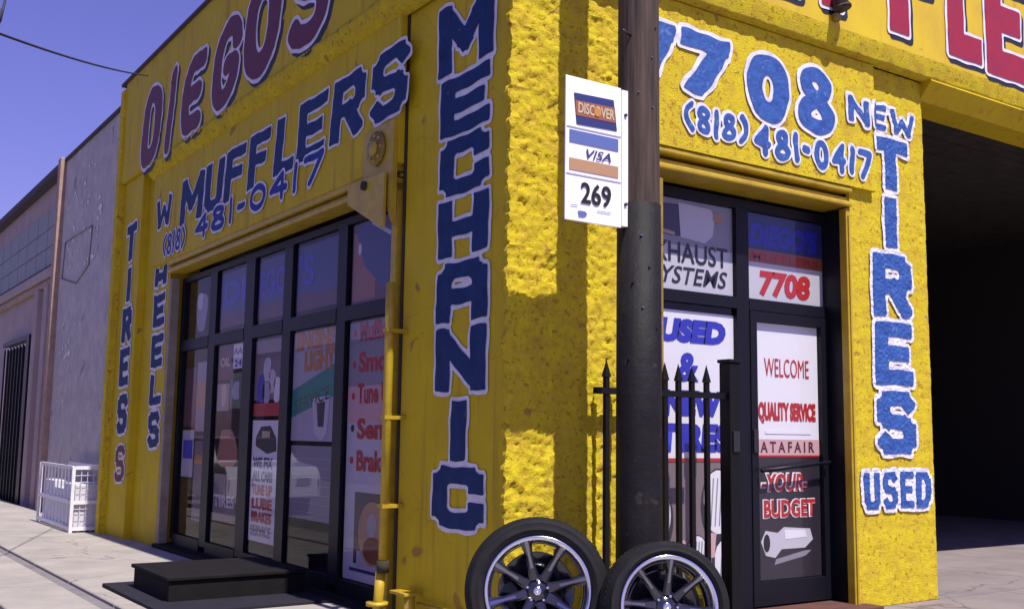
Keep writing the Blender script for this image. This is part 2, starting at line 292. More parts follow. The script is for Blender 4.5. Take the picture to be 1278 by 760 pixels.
def contour(name, D, us, zs, lvl, place, material, parent):
    """fill of D < lvl as a mesh; place(u, z) gives the 3-D point"""
    nz, nu = D.shape; idx = {}; V = []; F = []
    A = D-lvl; A[np.abs(A) < 1e-6] = 1e-6
    ins = A < 0
    def vert(i, j):
        k = (i, j)
        if k not in idx: idx[k] = len(V); V.append(place(us[i], zs[j]))
        return idx[k]
    def cross(i, j, i2, j2):
        k = (i, j, i2, j2) if (i, j) < (i2, j2) else (i2, j2, i, j)
        if k not in idx:
            i, j, i2, j2 = k; t = A[j, i]/(A[j, i]-A[j2, i2])
            idx[k] = len(V); V.append(place(us[i]+(us[i2]-us[i])*t, zs[j]+(zs[j2]-zs[j])*t))
        return idx[k]
    any_in = ins[:-1, :-1] | ins[1:, :-1] | ins[:-1, 1:] | ins[1:, 1:]
    for j, i in zip(*np.nonzero(any_in)):
        c = [(i, j), (i+1, j), (i+1, j+1), (i, j+1)]; s = [ins[b_, a] for a, b_ in c]
        if all(s): F.append(tuple(vert(*p) for p in c)); continue
        poly = []
        for k in range(4):
            p, q = c[k], c[(k+1) % 4]
            if s[k]: poly.append(vert(*p))
            if s[k] != s[(k+1) % 4]: poly.append(cross(p[0], p[1], q[0], q[1]))
        if len(poly) > 2: F.append(tuple(poly))
    return local(raw(name, V, F, material, parent))
def word(name, specs, kind, off, hf, parent, fill, border=0.028, step=0.013, label=None, shadow=None, wob=0.008, rim='white_paint'):
    """specs: (char, x0, z0, W, H, hw, square, slant, rise) on the facade, x0 counted left to right as seen (u = X in front, u = -Y on the left)"""
    x0 = min(s[1] for s in specs)-0.25; x1 = max(s[1]+s[3] for s in specs)+0.25
    z0 = min(s[2]-abs((s[8] if len(s) > 8 else 0)*s[3]) for s in specs)-0.15; z1 = max(s[2]+s[4]+abs((s[8] if len(s) > 8 else 0)*s[3]) for s in specs)+0.15
    us = np.arange(x0, x1, step); zs = np.arange(z0, z1, step); U, Z = np.meshgrid(us, zs)
    Uw = U+wob*np.sin(Z*9+U*5)+wob*.5*np.sin(Z*31+U*13); Zw = Z+wob*np.sin(U*11+1.3)+wob*.5*np.sin(U*27-Z*19)
    def dist(A, B):
        D_ = np.full(A.shape, 9.0)
        for s in specs:
            i0 = max(0, int((s[1]-x0-.3)/step)); i1 = int((s[1]+s[3]-x0+.42)/step)
            D_[:, i0:i1] = np.minimum(D_[:, i0:i1], glyph(A[:, i0:i1], B[:, i0:i1], *s))
        return D_
    def grown(A, B):
        bw = border*(1+0.12*np.sin(U*23+Z*17)); D_ = dist(A, B)
        for q in range(14): D_ = np.minimum(D_, dist(A+bw*math.cos(q*math.pi/7), B+bw*math.sin(q*math.pi/7)))
        return D_
    D = dist(Uw, Zw)
    def pl(o):
        if kind == 'front': return lambda u, z: (u, -(off+o*1.35+hf(u, z)), z)
        return lambda u, z: (-(off+o+hf(-u, z)), -u, z)
    w_ = contour(name, grown(Uw, Zw), us, zs, 0.0, pl(0.006), rim, parent)
    for s in specs:
        gl = np.full(U.shape, 9.0); i0 = max(0, int((s[1]-x0-.3)/step)); i1 = int((s[1]+s[3]-x0+.42)/step)
        gl[:, i0:i1] = glyph(Uw[:, i0:i1], Zw[:, i0:i1], *s)
        contour('painted_digit' if s[0] in '0123456789' else ('painted_mark' if s[0] in "()-'" else 'painted_letter'), gl, us, zs, 0.0, pl(0.010), fill, w_)
    if shadow:
        su, sz = shadow
        contour('drop_shadow', grown(Uw-su, Zw-sz), us, zs, 0.0, pl(0.003), 'black_paint', w_)
    if label: w_['label'] = label
    return w_
def fix(o):   # sub-parts of a part: same world frame as the thing
    return o
# printed type (built-in font) turned into thin mesh lettering
def text(s, kind, u, z, size, plane, material, parent, name='lettering', shear=0.0, bold=0.0, width=None, align='LEFT', rise=0.0):
    c = bpy.data.curves.new('type', 'FONT'); c.body = s; c.size = size; c.shear = shear; c.offset = bold; c.align_x = align; c.resolution_u = 3
    o = bpy.data.objects.new('type', c); COL.objects.link(o)
    me = bpy.data.meshes.new_from_object(o); bpy.data.objects.remove(o); bpy.data.curves.remove(c)
    xs = [v.co.x for v in me.vertices]; k = 1.0
    if width: k = width/(max(xs)-min(xs))
    for v in me.vertices:
        a = v.co.x*k; zz = z+v.co.y+rise*a
        v.co = (u+a, plane, zz) if kind == 'front' else (plane, u-a, zz)
    me.name = name
    return local(link(name, me, material, parent))
def patch(name, kind, u0, u1, z0, z1, plane, material, parent, poly=None):
    pts = poly or [(u0, z0), (u1, z0), (u1, z1), (u0, z1)]
    th = 0.0015
    V = [((p[0], plane, p[1]) if kind == 'front' else (plane, p[0], p[1])) for p in pts]
    V += [((p[0], plane+th, p[1]) if kind == 'front' else (plane+th, p[0], p[1])) for p in pts]
    n = len(pts); F = [tuple(range(n)), tuple(range(n, 2*n))[::-1]]+[(i, (i+1) % n, n+(i+1) % n, n+i) for i in range(n)]
    return local(raw(name, V, F, material, parent))
def disc_poly(cu, cz, ru, rz, n=20, wob=0.0): return [(cu+ru*(1+wob*math.sin(3*a+cu*9))*math.cos(a), cz+rz*(1+wob*math.cos(2*a))*math.sin(a)) for a in [2*math.pi*i/n for i in range(n)]]

# ------------------------------------------------------------------ setting: ground, road, pavement
def struct(o): o['kind'] = 'structure'; return o
def gz(y): return -0.006*max(0.0, y)
def slab_mesh(x0, x1, y0, y1, top, th=0.12):
    a, b_ = gz(y0)+top, gz(y1)+top
    return [(x0,y0,a-th),(x1,y0,a-th),(x1,y1,b_-th),(x0,y1,b_-th),(x0,y0,a),(x1,y0,a),(x1,y1,b_),(x0,y1,b_)]
def slab(name, x0, x1, y0, y1, top, material, parent):
    bm = bmesh.new(); vs = [bm.verts.new(v) for v in slab_mesh(x0, x1, y0, y1, top)]
    for f in BX: bm.faces.new([vs[i] for i in f])
    bmesh.ops.bevel(bm, geom=bm.edges[:], offset=0.008, segments=1, affect='EDGES')
    me = bpy.data.meshes.new(name); bm.to_mesh(me); bm.free(); return link(name, me, material, parent)
struct(raw('ground', [(-600,-600,-0.62),(600,-600,-0.62),(600,600,-0.62),(-600,600,-0.62)], [(0,1,2,3)], 'asphalt'))
struct(raw('road', [(-12,-60,-0.14),(-2.16,-60,-0.14),(-2.16,0,-0.14),(-12,0,-0.14),(-2.16,45,-0.59),(-12,45,-0.59)], [(0,1,2,3),(3,2,4,5)], 'asphalt'))
sw = struct(raw('pavement', [(-2.15,-20,-0.12),(12,-20,-0.12),(12,0,-0.12),(-2.15,0,-0.12),(-2.15,45,-0.57),(12,45,-0.57),(-2.15,-20,-0.3),(-2.15,0,-0.3),(-2.15,45,-0.75)], [(0,1,2,3),(3,2,5,4),(0,3,7,6),(3,4,8,7)], 'kerb'))
y = -9.0
while y < 30:
    slab('paving_slab', -1.44, (-0.0 if y > -0.1 else 0.6), y+0.006, y+1.494, 0.0, 'side_walk', sw)
    slab('kerb_stone', -2.14, -1.56, y+0.005, y+1.495, -0.004, 'side_walk', sw)
    slab('gutter_joint', -1.555, -1.445, y+0.002, y+1.498, -0.022, 'kerb', sw)
    y += 1.5
for i in range(8):
    for j in range(6):
        slab('paving_slab', 0.61+i*1.5, 0.61+i*1.5+1.49, -9+j*1.5+0.006, -9+j*1.5+1.494, 0.0, 'floor', sw)
struct(box('workshop_floor', (4.22, 13.0, 0.0, 9.0, -0.12, 0.0), 'floor'))

# ------------------------------------------------------------------ the yellow corner shop
shop = thing('tyre_shop', 'bright yellow corner tyre and muffler shop covered in hand painted blue and maroon lettering', 'shop')
# solid wall cores
box('wall_core', (0.03, 1.15, 0.03, 0.40, -0.4, 4.2), 'yellow', shop)
box('wall_core', (0.03, 0.35, 0.401, 1.40, -0.4, 4.2), 'yellow', shop)
box('wall_core', (3.25, 4.185, 0.03, 0.40, -0.4, 4.2), 'yellow', shop)
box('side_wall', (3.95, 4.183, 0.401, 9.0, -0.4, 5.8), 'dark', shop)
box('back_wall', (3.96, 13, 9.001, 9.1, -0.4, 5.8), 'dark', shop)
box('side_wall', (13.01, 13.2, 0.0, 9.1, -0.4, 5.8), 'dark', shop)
box('roof', (0.02, 13.2, 0.02, 9.1, 5.70, 5.78), 'coping', shop)
box('wall_core', (0.02, 0.35, 7.02, 9.08, -0.5, 5.69), 'yellow', shop)
box('gable_wall', (0.351, 3.94, 8.92, 9.09, -0.5, 5.69), 'stucco', shop)
# rough masonry blocks: corner pier and right-hand pier of the front
for (X0, X1) in ((0.0, 1.16), (3.22, 4.2)):
    row = 0
    while row*BH < 4.26:
        z0 = row*BH; z1 = min(z0+BH, 4.27); sh = 0.2 if row % 2 else 0.0
        k = math.floor((X0+sh)/BL)
        while k*BL-sh < X1-1e-6:
            a = max(X0, k*BL-sh); b_ = min(X1, (k+1)*BL-sh); k += 1
            if b_-a < 0.03: continue
            sheet('masonry_block', 'front', a+(0.0004 if a > X0 else (-0.006 if X0 == 0 else 0)), b_-0.0004, z0+0.0004, z1-0.0004, 0.0, h_front, 'yellow_rough', shop, step=0.017, edge=0.029, jag=(X0 == 0 and a == X0))
        row += 1
# left facade skins
sheet('side_pier', 'left', 0.012, 1.33, -0.2, 4.35, -0.002, h_left, 'yellow', shop, step=0.03)
sheet('side_pilaster', 'left', 7.02, 8.04, -0.3, 4.35, 0.0, h_left, 'yellow', shop, step=0.045)
sheet('end_pilaster', 'left', 8.043, 8.94, -0.3, 4.45, 0.09, h_left, 'yellow', shop, step=0.045, edge=0.11)
sheet('corner_fin', 'left', 8.941, 9.10, -0.3, 5.74, 0.17, h_left, 'yellow_rough', shop, step=0.04, edge=0.2)
box('groove_shade', (-0.008, 0.03, 1.331, 1.362, -0.05, 4.33), 'umber', shop)  # dark strip painting in the shadow of the guide channel
# header boards carrying the numbers
box('front_header', (1.152, 3.235, -0.02, 0.33, 3.24, 4.268), 'yellow', shop)
sheet('header_board', 'front', 1.10, 3.50, 3.22, 4.262, 0.05, h_head, 'yellow_rough', shop, step=0.03, edge=0.069)
box('side_header', (0.0, 0.30, 1.402, 7.019, 3.2, 4.35), 'yellow', shop)
sheet('header_board', 'left', 1.363, 7.60, 3.19, 4.35, 0.06, h_left, 'yellow', shop, step=0.045, edge=0.059)
# upper fascia, front and side, with their splayed undersides and coping
prism('front_fascia', [(0.01, 4.12), (-0.115, 4.262), (-0.11, 4.275), (0.01, 4.275)], 'x', 4.19, 12.5, 'yellow', shop)
sheet('fascia_face', 'front', -0.12, 12.5, 4.425, 5.83, 0.14, lambda a, b_: h_head(a, b_)*0.6, 'yellow_band', shop, step=0.09, edge=0.17)
V = []; F = []; nx = 300; prof = [(0.02, 4.272), (0.105, 4.276), (0.112, 4.30), (0.125, 4.35), (0.138, 4.40), (0.142, 4.43)]
for i in range(nx+1):
    x = -0.12+12.6*i/nx
    for j, (d, z) in enumerate(prof): V.append((x, -(d+(0.012*noise.noise(Vector((x*16, z*22, 4))) if 0 < j < 5 else 0)), z+(0.008*noise.noise(Vector((x*11, z*9, 8))) if 0 < j < 5 else 0)))
for i in range(nx):
    for j in range(len(prof)-1): a = i*len(prof)+j; F.append((a, a+1, a+len(prof)+1, a+len(prof)))
raw('splayed_ledge', V, [f[::-1] for f in F], 'yellow_rough', shop, True)
box('fascia_core', (-0.09, 12.5, -0.10, 0.0, 4.43, 5.80), 'yellow', shop)
box('lintel_core', (4.20, 12.5, 0.011, 0.30, 4.12, 5.69), 'yellow', shop)
sheet('fascia_face', 'left', 0.0, 8.94, 4.46, 5.82, 0.14, lambda a, b_: h_left(a, b_), 'yellow', shop, step=0.05, edge=0.16)
V = []; F = []; ny = 420; prof = [(0.02, 4.29), (0.07, 4.30), (0.10, 4.33), (0.125, 4.37), (0.14, 4.42), (0.148, 4.46), (0.13, 4.465)]
for i in range(ny+1):
    yy = 0.0+7.75*i/ny
    for j, (d, z) in enumerate(prof): V.append((-(d+(h_band(yy, z) if 0 < j < 6 else 0)), yy, z+(0.012*noise.noise(Vector((yy*13, z*9, 8))) if 0 < j < 5 else 0)))
for i in range(ny):
    for j in range(len(prof)-1): a = i*len(prof)+j; F.append((a, a+1, a+len(prof)+1, a+len(prof)))
raw('splayed_ledge', V, F, 'yellow_rough', shop, True)
box('parapet_coping', (-0.17, 0.06, -0.001, 9.12, 5.821, 5.86), 'coping', shop)
box('parapet_coping', (-0.17, 12.5, -0.17, -0.003, 5.831, 5.87), 'coping', shop)
box('parapet_core', (-0.12, 0.019, 0.001, 9.08, 4.48, 5.80), 'yellow', shop)

# painted words, left facade (u = -Y)
mz = [('M', 3.67, .50), ('E', 3.235, .40), ('C', 2.825, .385), ('H', 2.405, .39), ('A', 1.97, .40), ('N', 1.52, .42), ('I', 1.085, .39), ('C', .665, .385)]
word('painted_word', [(c, -0.88 + (0.03 if c != 'M' else -0.02), z, .62 if c != 'M' else .70, h, (.052, 1.75) if c != 'M' else (.055, 1.6), True) for c, z, h in mz], 'left', -0.002, h_left, shop, 'blue', border=.028, wob=.006, step=.013, label='navy MECHANIC lettering running down the corner pier')
X = [-6.50, -5.62, -4.86, -4.22, -3.60, -3.03, -2.37, -1.72]; Wd = [.78, .62, .56, .54, .48, .56, .56, .52]
XX = [(6.53, 5.73), (5.7, 5.11), (5.08, 4.49), (4.42, 3.87), (3.75, 3.26), (3.23, 2.62), (2.54, 1.92), (1.83, 1.22)]
word('painted_word', [(c, -a, 3.51+(.05*i/7), a-b_-.03, .52, (.054, 1.65), True, .12) for i, (c, (a, b_)) in enumerate(zip('MUFFLERS', XX))], 'left', .06, h_left, shop, 'blue', border=.025, wob=.006, step=.014, label='navy MUFFLERS lettering across the side header')
def digits(s, x, z, h, w_, gap, hw, slant=0.08, rise=0.0, sp=.12):
    out = []; x_ = x
    for c in s:
        if c == ' ': x_ += sp; continue
        ww = {'1': .35, '-': .6, '(': .75, ')': .75}.get(c, 1.0)*w_
        out.append((c, x_, z+rise*(x_-x), ww, h, hw, False, slant)); x_ += ww+gap
    return out
word('painted_number', digits('(818)', -7.12, 3.25, .26, .17, .045, .020), 'left', .0645, h_left, shop, 'blue_mid', border=.024, wob=.005, step=.012, label='thin blue (818) area code at the far end of the side header')
word('painted_number', digits('481-0417', -5.93, 3.27, .27, .41, .10, .030, rise=.012), 'left', .0645, h_left, shop, 'blue_mid', border=.024, wob=.005, step=.012, label='blue 481-0417 telephone number on the side header')
word('painted_word', [('W', -7.46, 3.62, .60, .36, (.04, 1.4), True)], 'left', .06, h_left, shop, 'blue', border=.03, step=.014, label='first letter of the vertical WHEELS lettering')
word('painted_word', [('H', -7.58, 2.95, .46, .23, (.048, 1.5), True), ('E', -7.58, 2.47, .46, .38, (.048, 1.5), True), ('E', -7.57, 1.99, .46, .38, (.048, 1.5), True), ('L', -7.55, 1.55, .46, .36, (.048, 1.5), True), ('S', -7.54, 1.06, .46, .41, (.048, 1.5), True)], 'left', 0, h_left, shop, 'blue', border=.035, step=.014, label='rest of the vertical WHEELS lettering beside the window')
word('painted_word', [('T', -8.66, 3.38, .46, .47, (.055, 1.5), True), ('I', -8.64, 2.86, .42, .43, (.055, 1.5), True), ('R', -8.64, 2.35, .44, .43, (.055, 1.5), True), ('E', -8.64, 1.80, .44, .47, (.055, 1.5), True), ('S', -8.62, 1.21, .46, .48, (.055, 1.5), True)], 'left', .09, h_left, shop, 'blue', border=.035, step=.016, label='narrow navy TIRES lettering on the far pilaster')
word('painted_word', [('S', -8.58, .62, .42, .44, (.04, 1.4), True)], 'left', .09, h_left, shop, 'maroon', border=.03, step=.016, label='faded small S under the far TIRES lettering')
# DIEGO'S : fat slanted cartoon letters on the side fascia
word('painted_word', [('D', -8.08, 4.44, .80, .98, (.105, 1.3), False, .16), ('I', -7.05, 4.43, .24, 1.0, .10, False, .22), ('E', -6.48, 4.48, .76, .86, (.10, 1.3), False, .20), ('G', -5.44, 4.50, .80, .90, (.10, 1.3), False, .20),
      ('O', -4.50, 4.53, .92, 1.05, (.125, 1.2), False, .12), ("'", -3.50, 5.15, .25, .35, .07, False, .1), ('S', -3.36, 4.52, .84, 1.0, (.10, 1.3), False, .16)], 'left', .14, h_left, shop, 'maroon', border=.04, step=.02, shadow=(.05, -.05), wob=.007, label="maroon slanted DIEGO'S lettering on the side fascia")
# front facade
word('painted_number', [('7', .90, 3.62, .37, .46, (.062, 1.3), True, .10), ('7', 1.31, 3.62, .50, .46, (.062, 1.5), True, .12), ('0', 2.02, 3.55, .46, .54, (.078, 1.05), False), ('8', 2.56, 3.56, .43, .54, (.055, 1.3), False)], 'front', .052, lambda a, b_: h_head(a, b_) if a > 1.10 else h_front(a, b_)*.3-.03, shop, 'blue_front', border=.032, step=.011, label='big royal blue 7708 over the door')
word('painted_number', digits('(818)', 1.39, 3.35, .21, .135, .032, .020, 0)+digits('481-0417', 2.09, 3.30, .235, .168, .040, .025, 0), 'front', .052, h_head, shop, 'blue_front', border=.022, step=.0085, label='blue telephone number under the big number')
word('painted_word', [('N', 3.16, 3.74, .26, .20, (.022, 1.4), True), ('E', 3.49, 3.76, .21, .20, (.021, 1.4), True), ('W', 3.75, 3.76, .31, .20, (.02, 1.3), True)], 'front', .004, lambda a, b_: h_head(a, b_)+.05 if a < 3.5 else h_front(a, b_), shop, 'blue_front', border=.03, step=.010, label='small blue NEW at the top of the front pier')
word('painted_word', [('T', 3.50, 3.27, .47, .43, (.055, 1.35), True), ('I', 3.50, 2.79, .44, .42, (.055, 1.35), True), ('R', 3.47, 2.23, .49, .51, (.06, 1.3), True), ('E', 3.47, 1.69, .48, .50, (.06, 1.35), True), ('S', 3.47, 1.15, .49, .49, (.058, 1.35), True)], 'front', .004, lambda a, b_: max(h_front(a, b_), h_head(a, b_)+.05 if (a < 3.5 and b_ > 3.2) else -1), shop, 'blue_front', border=.034, step=.010, wob=.004, label='royal blue TIRES lettering running down the front pier')
word('painted_word', [('U', 3.29, .73, .19, .28, (.028, 1.2), True), ('S', 3.52, .73, .18, .28, (.026, 1.2), True), ('E', 3.74, .73, .17, .28, (.026, 1.2), True), ('D', 3.94, .73, .19, .28, (.028, 1.2), True)], 'front', .004, h_front, shop, 'blue_front', border=.034, step=.009, wob=.003, label='small blue USED at the foot of the front pier')
word('painted_word', [('M', .95, 4.56, .80, 1.1, .12, True), ('U', 1.90, 4.56, .72, 1.1, .12, True), ('F', 2.76, 4.56, .68, 1.1, .125, True), ('F', 3.60, 4.545, .66, 1.1, .125, True), ('L', 4.40, 4.53, .50, 1.1, .115, True), ('E', 4.97, 4.49, .62, 1.1, .125, True), ('R', 5.70, 4.5, .62, 1.1, .12, True), ('S', 6.42, 4.5, .6, 1.1, .12, True)],
     'front', .14, flat, shop, 'red_paint', border=.03, step=.014, shadow=(.035, -.035), wob=.003, label='big crimson MUFFLERS lettering on the front fascia')

# ---- rolling shutter housings, guides
for k, (z0, z1, d) in enumerate([(3.14, 3.199, .05), (3.10, 3.134, .005), (3.05, 3.094, .045)]):
    box('shutter_slat', (-d, 0.16, 1.41, 7.0, z0+.002, z1), 'yellow_metal', shop, bev=.012)
    box('shutter_slat', (1.165, 3.215, -d+.01, 0.26, z0+.012+(.02 if k == 0 else 0), z1+.01+(.008 if k == 0 else 0)), 'yellow_metal', shop, bev=.012)
gd = box('shutter_guide', (3.165, 3.218, -.01, .06, -0.02, 3.05), 'yellow_metal', shop, bev=.006)
box('guide_channel', (3.18, 3.20, -.022, -.0101, 0.0, 2.99), 'yellow_metal', gd)
box('shutter_guide', (1.165, 1.25, -.01, .05, -0.02, 3.0), 'ochre_metal', shop, bev=.006)
box('shutter_guide', (0.0, .10, 6.93, 7.018, -0.1, 3.0), 'grey_guide', shop, bev=.006)
box('shutter_guide', (-.035, .10, 1.402, 1.48, -0.1, 3.0), 'yellow_metal', shop, bev=.008)
hp = prism('shutter_end_plate', [(1.36, 3.50), (1.84, 3.50), (1.84, 3.16), (1.52, 3.0), (1.36, 2.74)], 'x', -.10, -.062, 'yellow_metal', shop)
tube('gear_disc', [(-.101, 1.60, 3.33), (-.125, 1.60, 3.33)], .13, 'ochre_metal', hp, 20)
tube('gear_hub', [(-.126, 1.60, 3.33), (-.15, 1.60, 3.33)], .055, 'yellow_metal', hp, 14)
for k in range(8):
    a = k*math.pi/4; tube('gear_bolt', [(-.125, 1.60+.095*math.cos(a), 3.33+.095*math.sin(a)), (-.138, 1.60+.095*math.cos(a), 3.33+.095*math.sin(a))], .012, 'yellow_metal', hp, 8)
br = prism('bracket', [(1.42, 2.72), (1.46, 2.72), (2.02, 2.98), (2.02, 3.12), (1.42, 3.12)], 'x', -.135, -.115, 'yellow_metal', shop)
tube('bracket_roller', [(-.16, 1.72, 3.07), (-.09, 1.72, 3.07)], .035, 'umber', br, 12)
# drain pipe with clamp and floor stub
dp = tube('drain_pipe', [(-.13, 1.28, .36), (-.13, 1.28, 1.9), (-.13, 1.28, 2.3)], .032, 'yellow_metal', shop, 12)
tube('pipe_clamp', [(-.13, 1.28, .32), (-.13, 1.28, .40)], .042, 'umber', dp, 12)
tube('lower_pipe', [(-.15, 1.31, .0), (-.135, 1.30, .33)], .034, 'yellow_metal', dp, 12)
tube('pipe_flange', [(-.15, 1.31, .10), (-.15, 1.31, .125)], .075, 'yellow_metal', dp, 16)
for z in (.75, 1.35, 1.95): box('pipe_strap', (-.166, .0, 1.245, 1.315, z, z+.025), 'yellow_metal', dp)
sp = tube('stub_pipe', [(-.09, .97, -.05), (-.09, .97, .21)], .036, 'yellow_metal', shop, 12)
box('stub_cap', (-.15, -.02, .93, 1.14, .205, .225), 'yellow_metal', sp, bev=.004)
tube('wall_pipe', [(-.05, .12, .165), (-.05, .93, .155)], .014, 'yellow_metal', shop, 8)
# wall light on the front fascia
fl = tube('fascia_lamp', [(2.90, -.15, 4.70), (2.90, -.19, 4.64), (2.915, -.215, 4.56)], [.03, .05, .065], 'pole', shop, 14)
tube('lamp_rim', [(2.916, -.216, 4.56), (2.919, -.221, 4.54)], .07, 'pole', fl, 14)
box('lamp_bracket', (2.88, 2.94, -.19, -.142, 4.46, 4.52), 'ochre_metal', fl, bev=.01)

# ---- side shop window (plane X = .15)
WX = .15
win = box('window_frame', (WX-.02, WX+.05, 1.482, 6.93, 2.94, 3.0), 'frame', shop)
def bar(y0, y1, z0, z1, d=0.0): return box('mullion', (WX-.022-d, WX+.048, y0, y1, z0, z1), 'frame', win)
mull = [(6.84, 6.929), (5.72, 5.93), (4.62, 4.86), (3.68, 3.87), (2.55, 2.72), (1.483, 1.60)]
for a, b_ in mull: bar(a, b_, .06, 2.939)
panes = [(mull[i+1][1], mull[i][0]) for i in range(5)]
for a, b_ in panes:
    bar(a+.001, b_-.001, 2.15, 2.27, .004); bar(a+.001, b_-.001, .0, .12, .004)
    for z0, z1 in ((.121, 2.149), (2.271, 2.939)): box('pane', (WX+.004, WX+.008, a, b_, z0, z1), 'glass', win)
box('window_sill', (-.05, .30, 1.40, 7.0, -.14, -.0), 'step', shop, bev=.01)
PX = WX+.012
def LP(name, y0, y1, z0, z1, m_, k=0, poly=None): return patch(name, 'left', y0, y1, z0, z1, PX+.004-k*.002, m_, win, poly)
def LT(s, y, z, size, m_, w_, k=2, **kw): return text(s, 'left', y, z, size, PX+.004-k*.002, m_, win, width=w_, **kw)
# uppermost panes: a strip sign with blue name over a red band
for (a, b_), zz in zip(panes[1:4], (0, 0, 0)):
    LP('poster', a+.02, b_-.02, 2.32, 2.90, 'p_navy', 0); LP('poster_band', a+.02, b_-.02, 2.32, 2.46, 'p_maroon', 1)
LT('DI', 5.60, 2.56, .34, 'p_blue', .62, bold=.01); LT('EGO', 4.58, 2.55, .34, 'p_blue', .68, bold=.01); LT("'S", 3.62, 2.55, .36, 'p_blue', .34, bold=.01)
LP('poster_figure', 0, 0, 0, 0, 'p_grey', 0, disc_poly(6.3, 2.55, .18, .26, 14, .2)); LP('poster_figure', 0, 0, 0, 0, 'p_silver', 1, disc_poly(6.36, 2.68, .09, .12, 12, .25))
# muffler picture in the pane under the shutter gear
LP('poster', 1.60, 2.52, 2.28, 2.93, 'p_maroon', 0)
LP('poster_band', 2.10, 2.50, 2.30, 2.86, 'p_rust', 1)
LP('muffler_picture', 0, 0, 0, 0, 'p_navy', 2, [(2.45, 2.86), (2.2, 2.94), (1.75, 2.80), (1.61, 2.5), (1.62, 2.32), (1.95, 2.36), (2.3, 2.58)])
LP('muffler_shine', 0, 0, 0, 0, 'p_silver', 3, [(2.15, 2.91), (2.19, 2.90), (1.86, 2.76), (1.84, 2.79)]); LP('muffler_shine', 0, 0, 0, 0, 'p_silver', 3, disc_poly(2.38, 2.72, .03, .05, 10))
LP('muffler_shine', 0, 0, 0, 0, 'p_lilac', 3, disc_poly(1.72, 2.42, .05, .08, 10, .3))
# pane 1 and 2
LP('poster', 6.0, 6.35, 1.25, 2.0, 'p_grey', 0); LP('poster', 6.38, 6.75, 1.3, 1.95, 'p_maroon', 0); LP('poster_band', 6.02, 6.33, 1.5, 1.78, 'p_tan', 1)
LP('poster', 4.93, 5.22, 1.88, 2.13, 'p_white', 1); LT('AA', 5.20, 2.02, .10, 'p_navy', .24, 3); LT('24', 5.18, 1.90, .10, 'p_blue', .2, 3)
LP('poster', 5.24, 5.66, 1.78, 2.13, 'p_maroon', 0); LP('poster', 4.93, 5.28, 1.48, 1.84, 'p_green', 0); LP('poster', 5.30, 5.66, 1.46, 1.74, 'p_grey', 0)
LP('poster_figure', 0, 0, 0, 0, 'p_cream', 1, disc_poly(5.46, 1.62, .08, .15, 12, .2)); LP('poster_figure', 0, 0, 0, 0, 'p_rust', 0, disc_poly(5.3, 1.08, .28, .24, 16, .2))
LP('poster', 6.36, 6.76, .75, 1.26, 'p_lilac', 0); LP('poster_band', 6.40, 6.72, .95, 1.15, 'p_blue', 1); LP('poster', 6.0, 6.32, .30, 1.15, 'p_brown', 0); LP('poster_band', 6.02, 6.30, .9, 1.0, 'p_orange', 1)
LP('poster', 4.93, 5.64, .35, .82, 'p_brown', 0); LT('TIRES', 5.60, .50, .16, 'p_silver', .60, bold=.006); LT('OIL', 5.60, 1.92, .12, 'p_cream', .3, bold=.004); LP('poster_figure', 0, 0, 0, 0, 'p_lilac', 1, disc_poly(5.1, 1.66, .10, .12, 12, .25))
# pane 3: cartoon helpers, red band and price poster
LP('poster', 3.90, 4.60, 1.55, 2.12, 'p_brown', 0)
for cy, cz, ry, rz, mm in ((4.28, 1.83, .09, .14, 'p_silver'), (4.42, 1.66, .10, .16, 'p_blue'), (4.15, 1.72, .08, .13, 'p_silver'), (4.02, 1.64, .09, .14, 'p_white'), (4.28, 1.62, .10, .12, 'p_lilac')):
    LP('poster_figure', 0, 0, 0, 0, mm, 1, disc_poly(cy, cz, ry, rz, 14, .15))
LP('poster_band', 3.90, 4.60, 1.40, 1.52, 'p_red', 1)
LP('poster', 3.92, 4.60, .24, 1.36, 'p_white', 0)
LP('poster_picture', 0, 0, 0, 0, 'p_black', 1, [(4.5, 1.12), (4.5, 1.2), (4.38, 1.30), (4.15, 1.31), (4.0, 1.2), (3.98, 1.08), (4.2, 1.05)]); LP('poster_picture', 4.15, 4.34, 1.2, 1.26, 'p_cream', 2)
for i, (s_t, mm) in enumerate((('WE FIX', 'p_navy'), ('ALL CARS', 'p_navy'), ('TUNE UP', 'p_red'), ('LUBE', 'p_red'), ('BRAKES', 'p_red'), ('SERVICE', 'p_grey'))):
    LT(s_t, 4.54, .92-.125*i, .13, mm, .50, bold=.006)
# pane 4: engine light banner
LP('poster', 2.75, 3.66, 1.18, 2.13, 'p_lilac', 0)
LT('ENGINE', 3.60, 1.98, .20, 'p_orange', .78, bold=.012, rise=0); LT('LIGHT', 3.42, 1.79, .22, 'p_orange', .62, bold=.012)
LP('poster_banner', 0, 0, 0, 0, 'p_teal', 1, [(3.66, 1.38), (2.76, 1.56), (2.76, 1.83), (3.66, 1.62)]); LT('SERVICE', 3.6, 1.42, .16, 'p_green', .72, 2, rise=.16)
LP('poster_figure', 0, 0, 0, 0, 'p_silver', 2, [(3.22, 1.54), (2.86, 1.56), (2.90, 1.25), (3.0, 1.18), (3.15, 1.24)]); LP('poster_figure', 0, 0, 0, 0, 'p_black', 3, [(3.12, 1.50), (2.95, 1.51), (2.97, 1.30), (3.08, 1.30)])
LP('poster', 2.78, 3.64, .52, 1.14, 'p_grey', 0)
for i in range(7): LP('poster_line', 2.82, 3.60, .58+.075*i, .585+.075*i, 'p_lilac', 1)
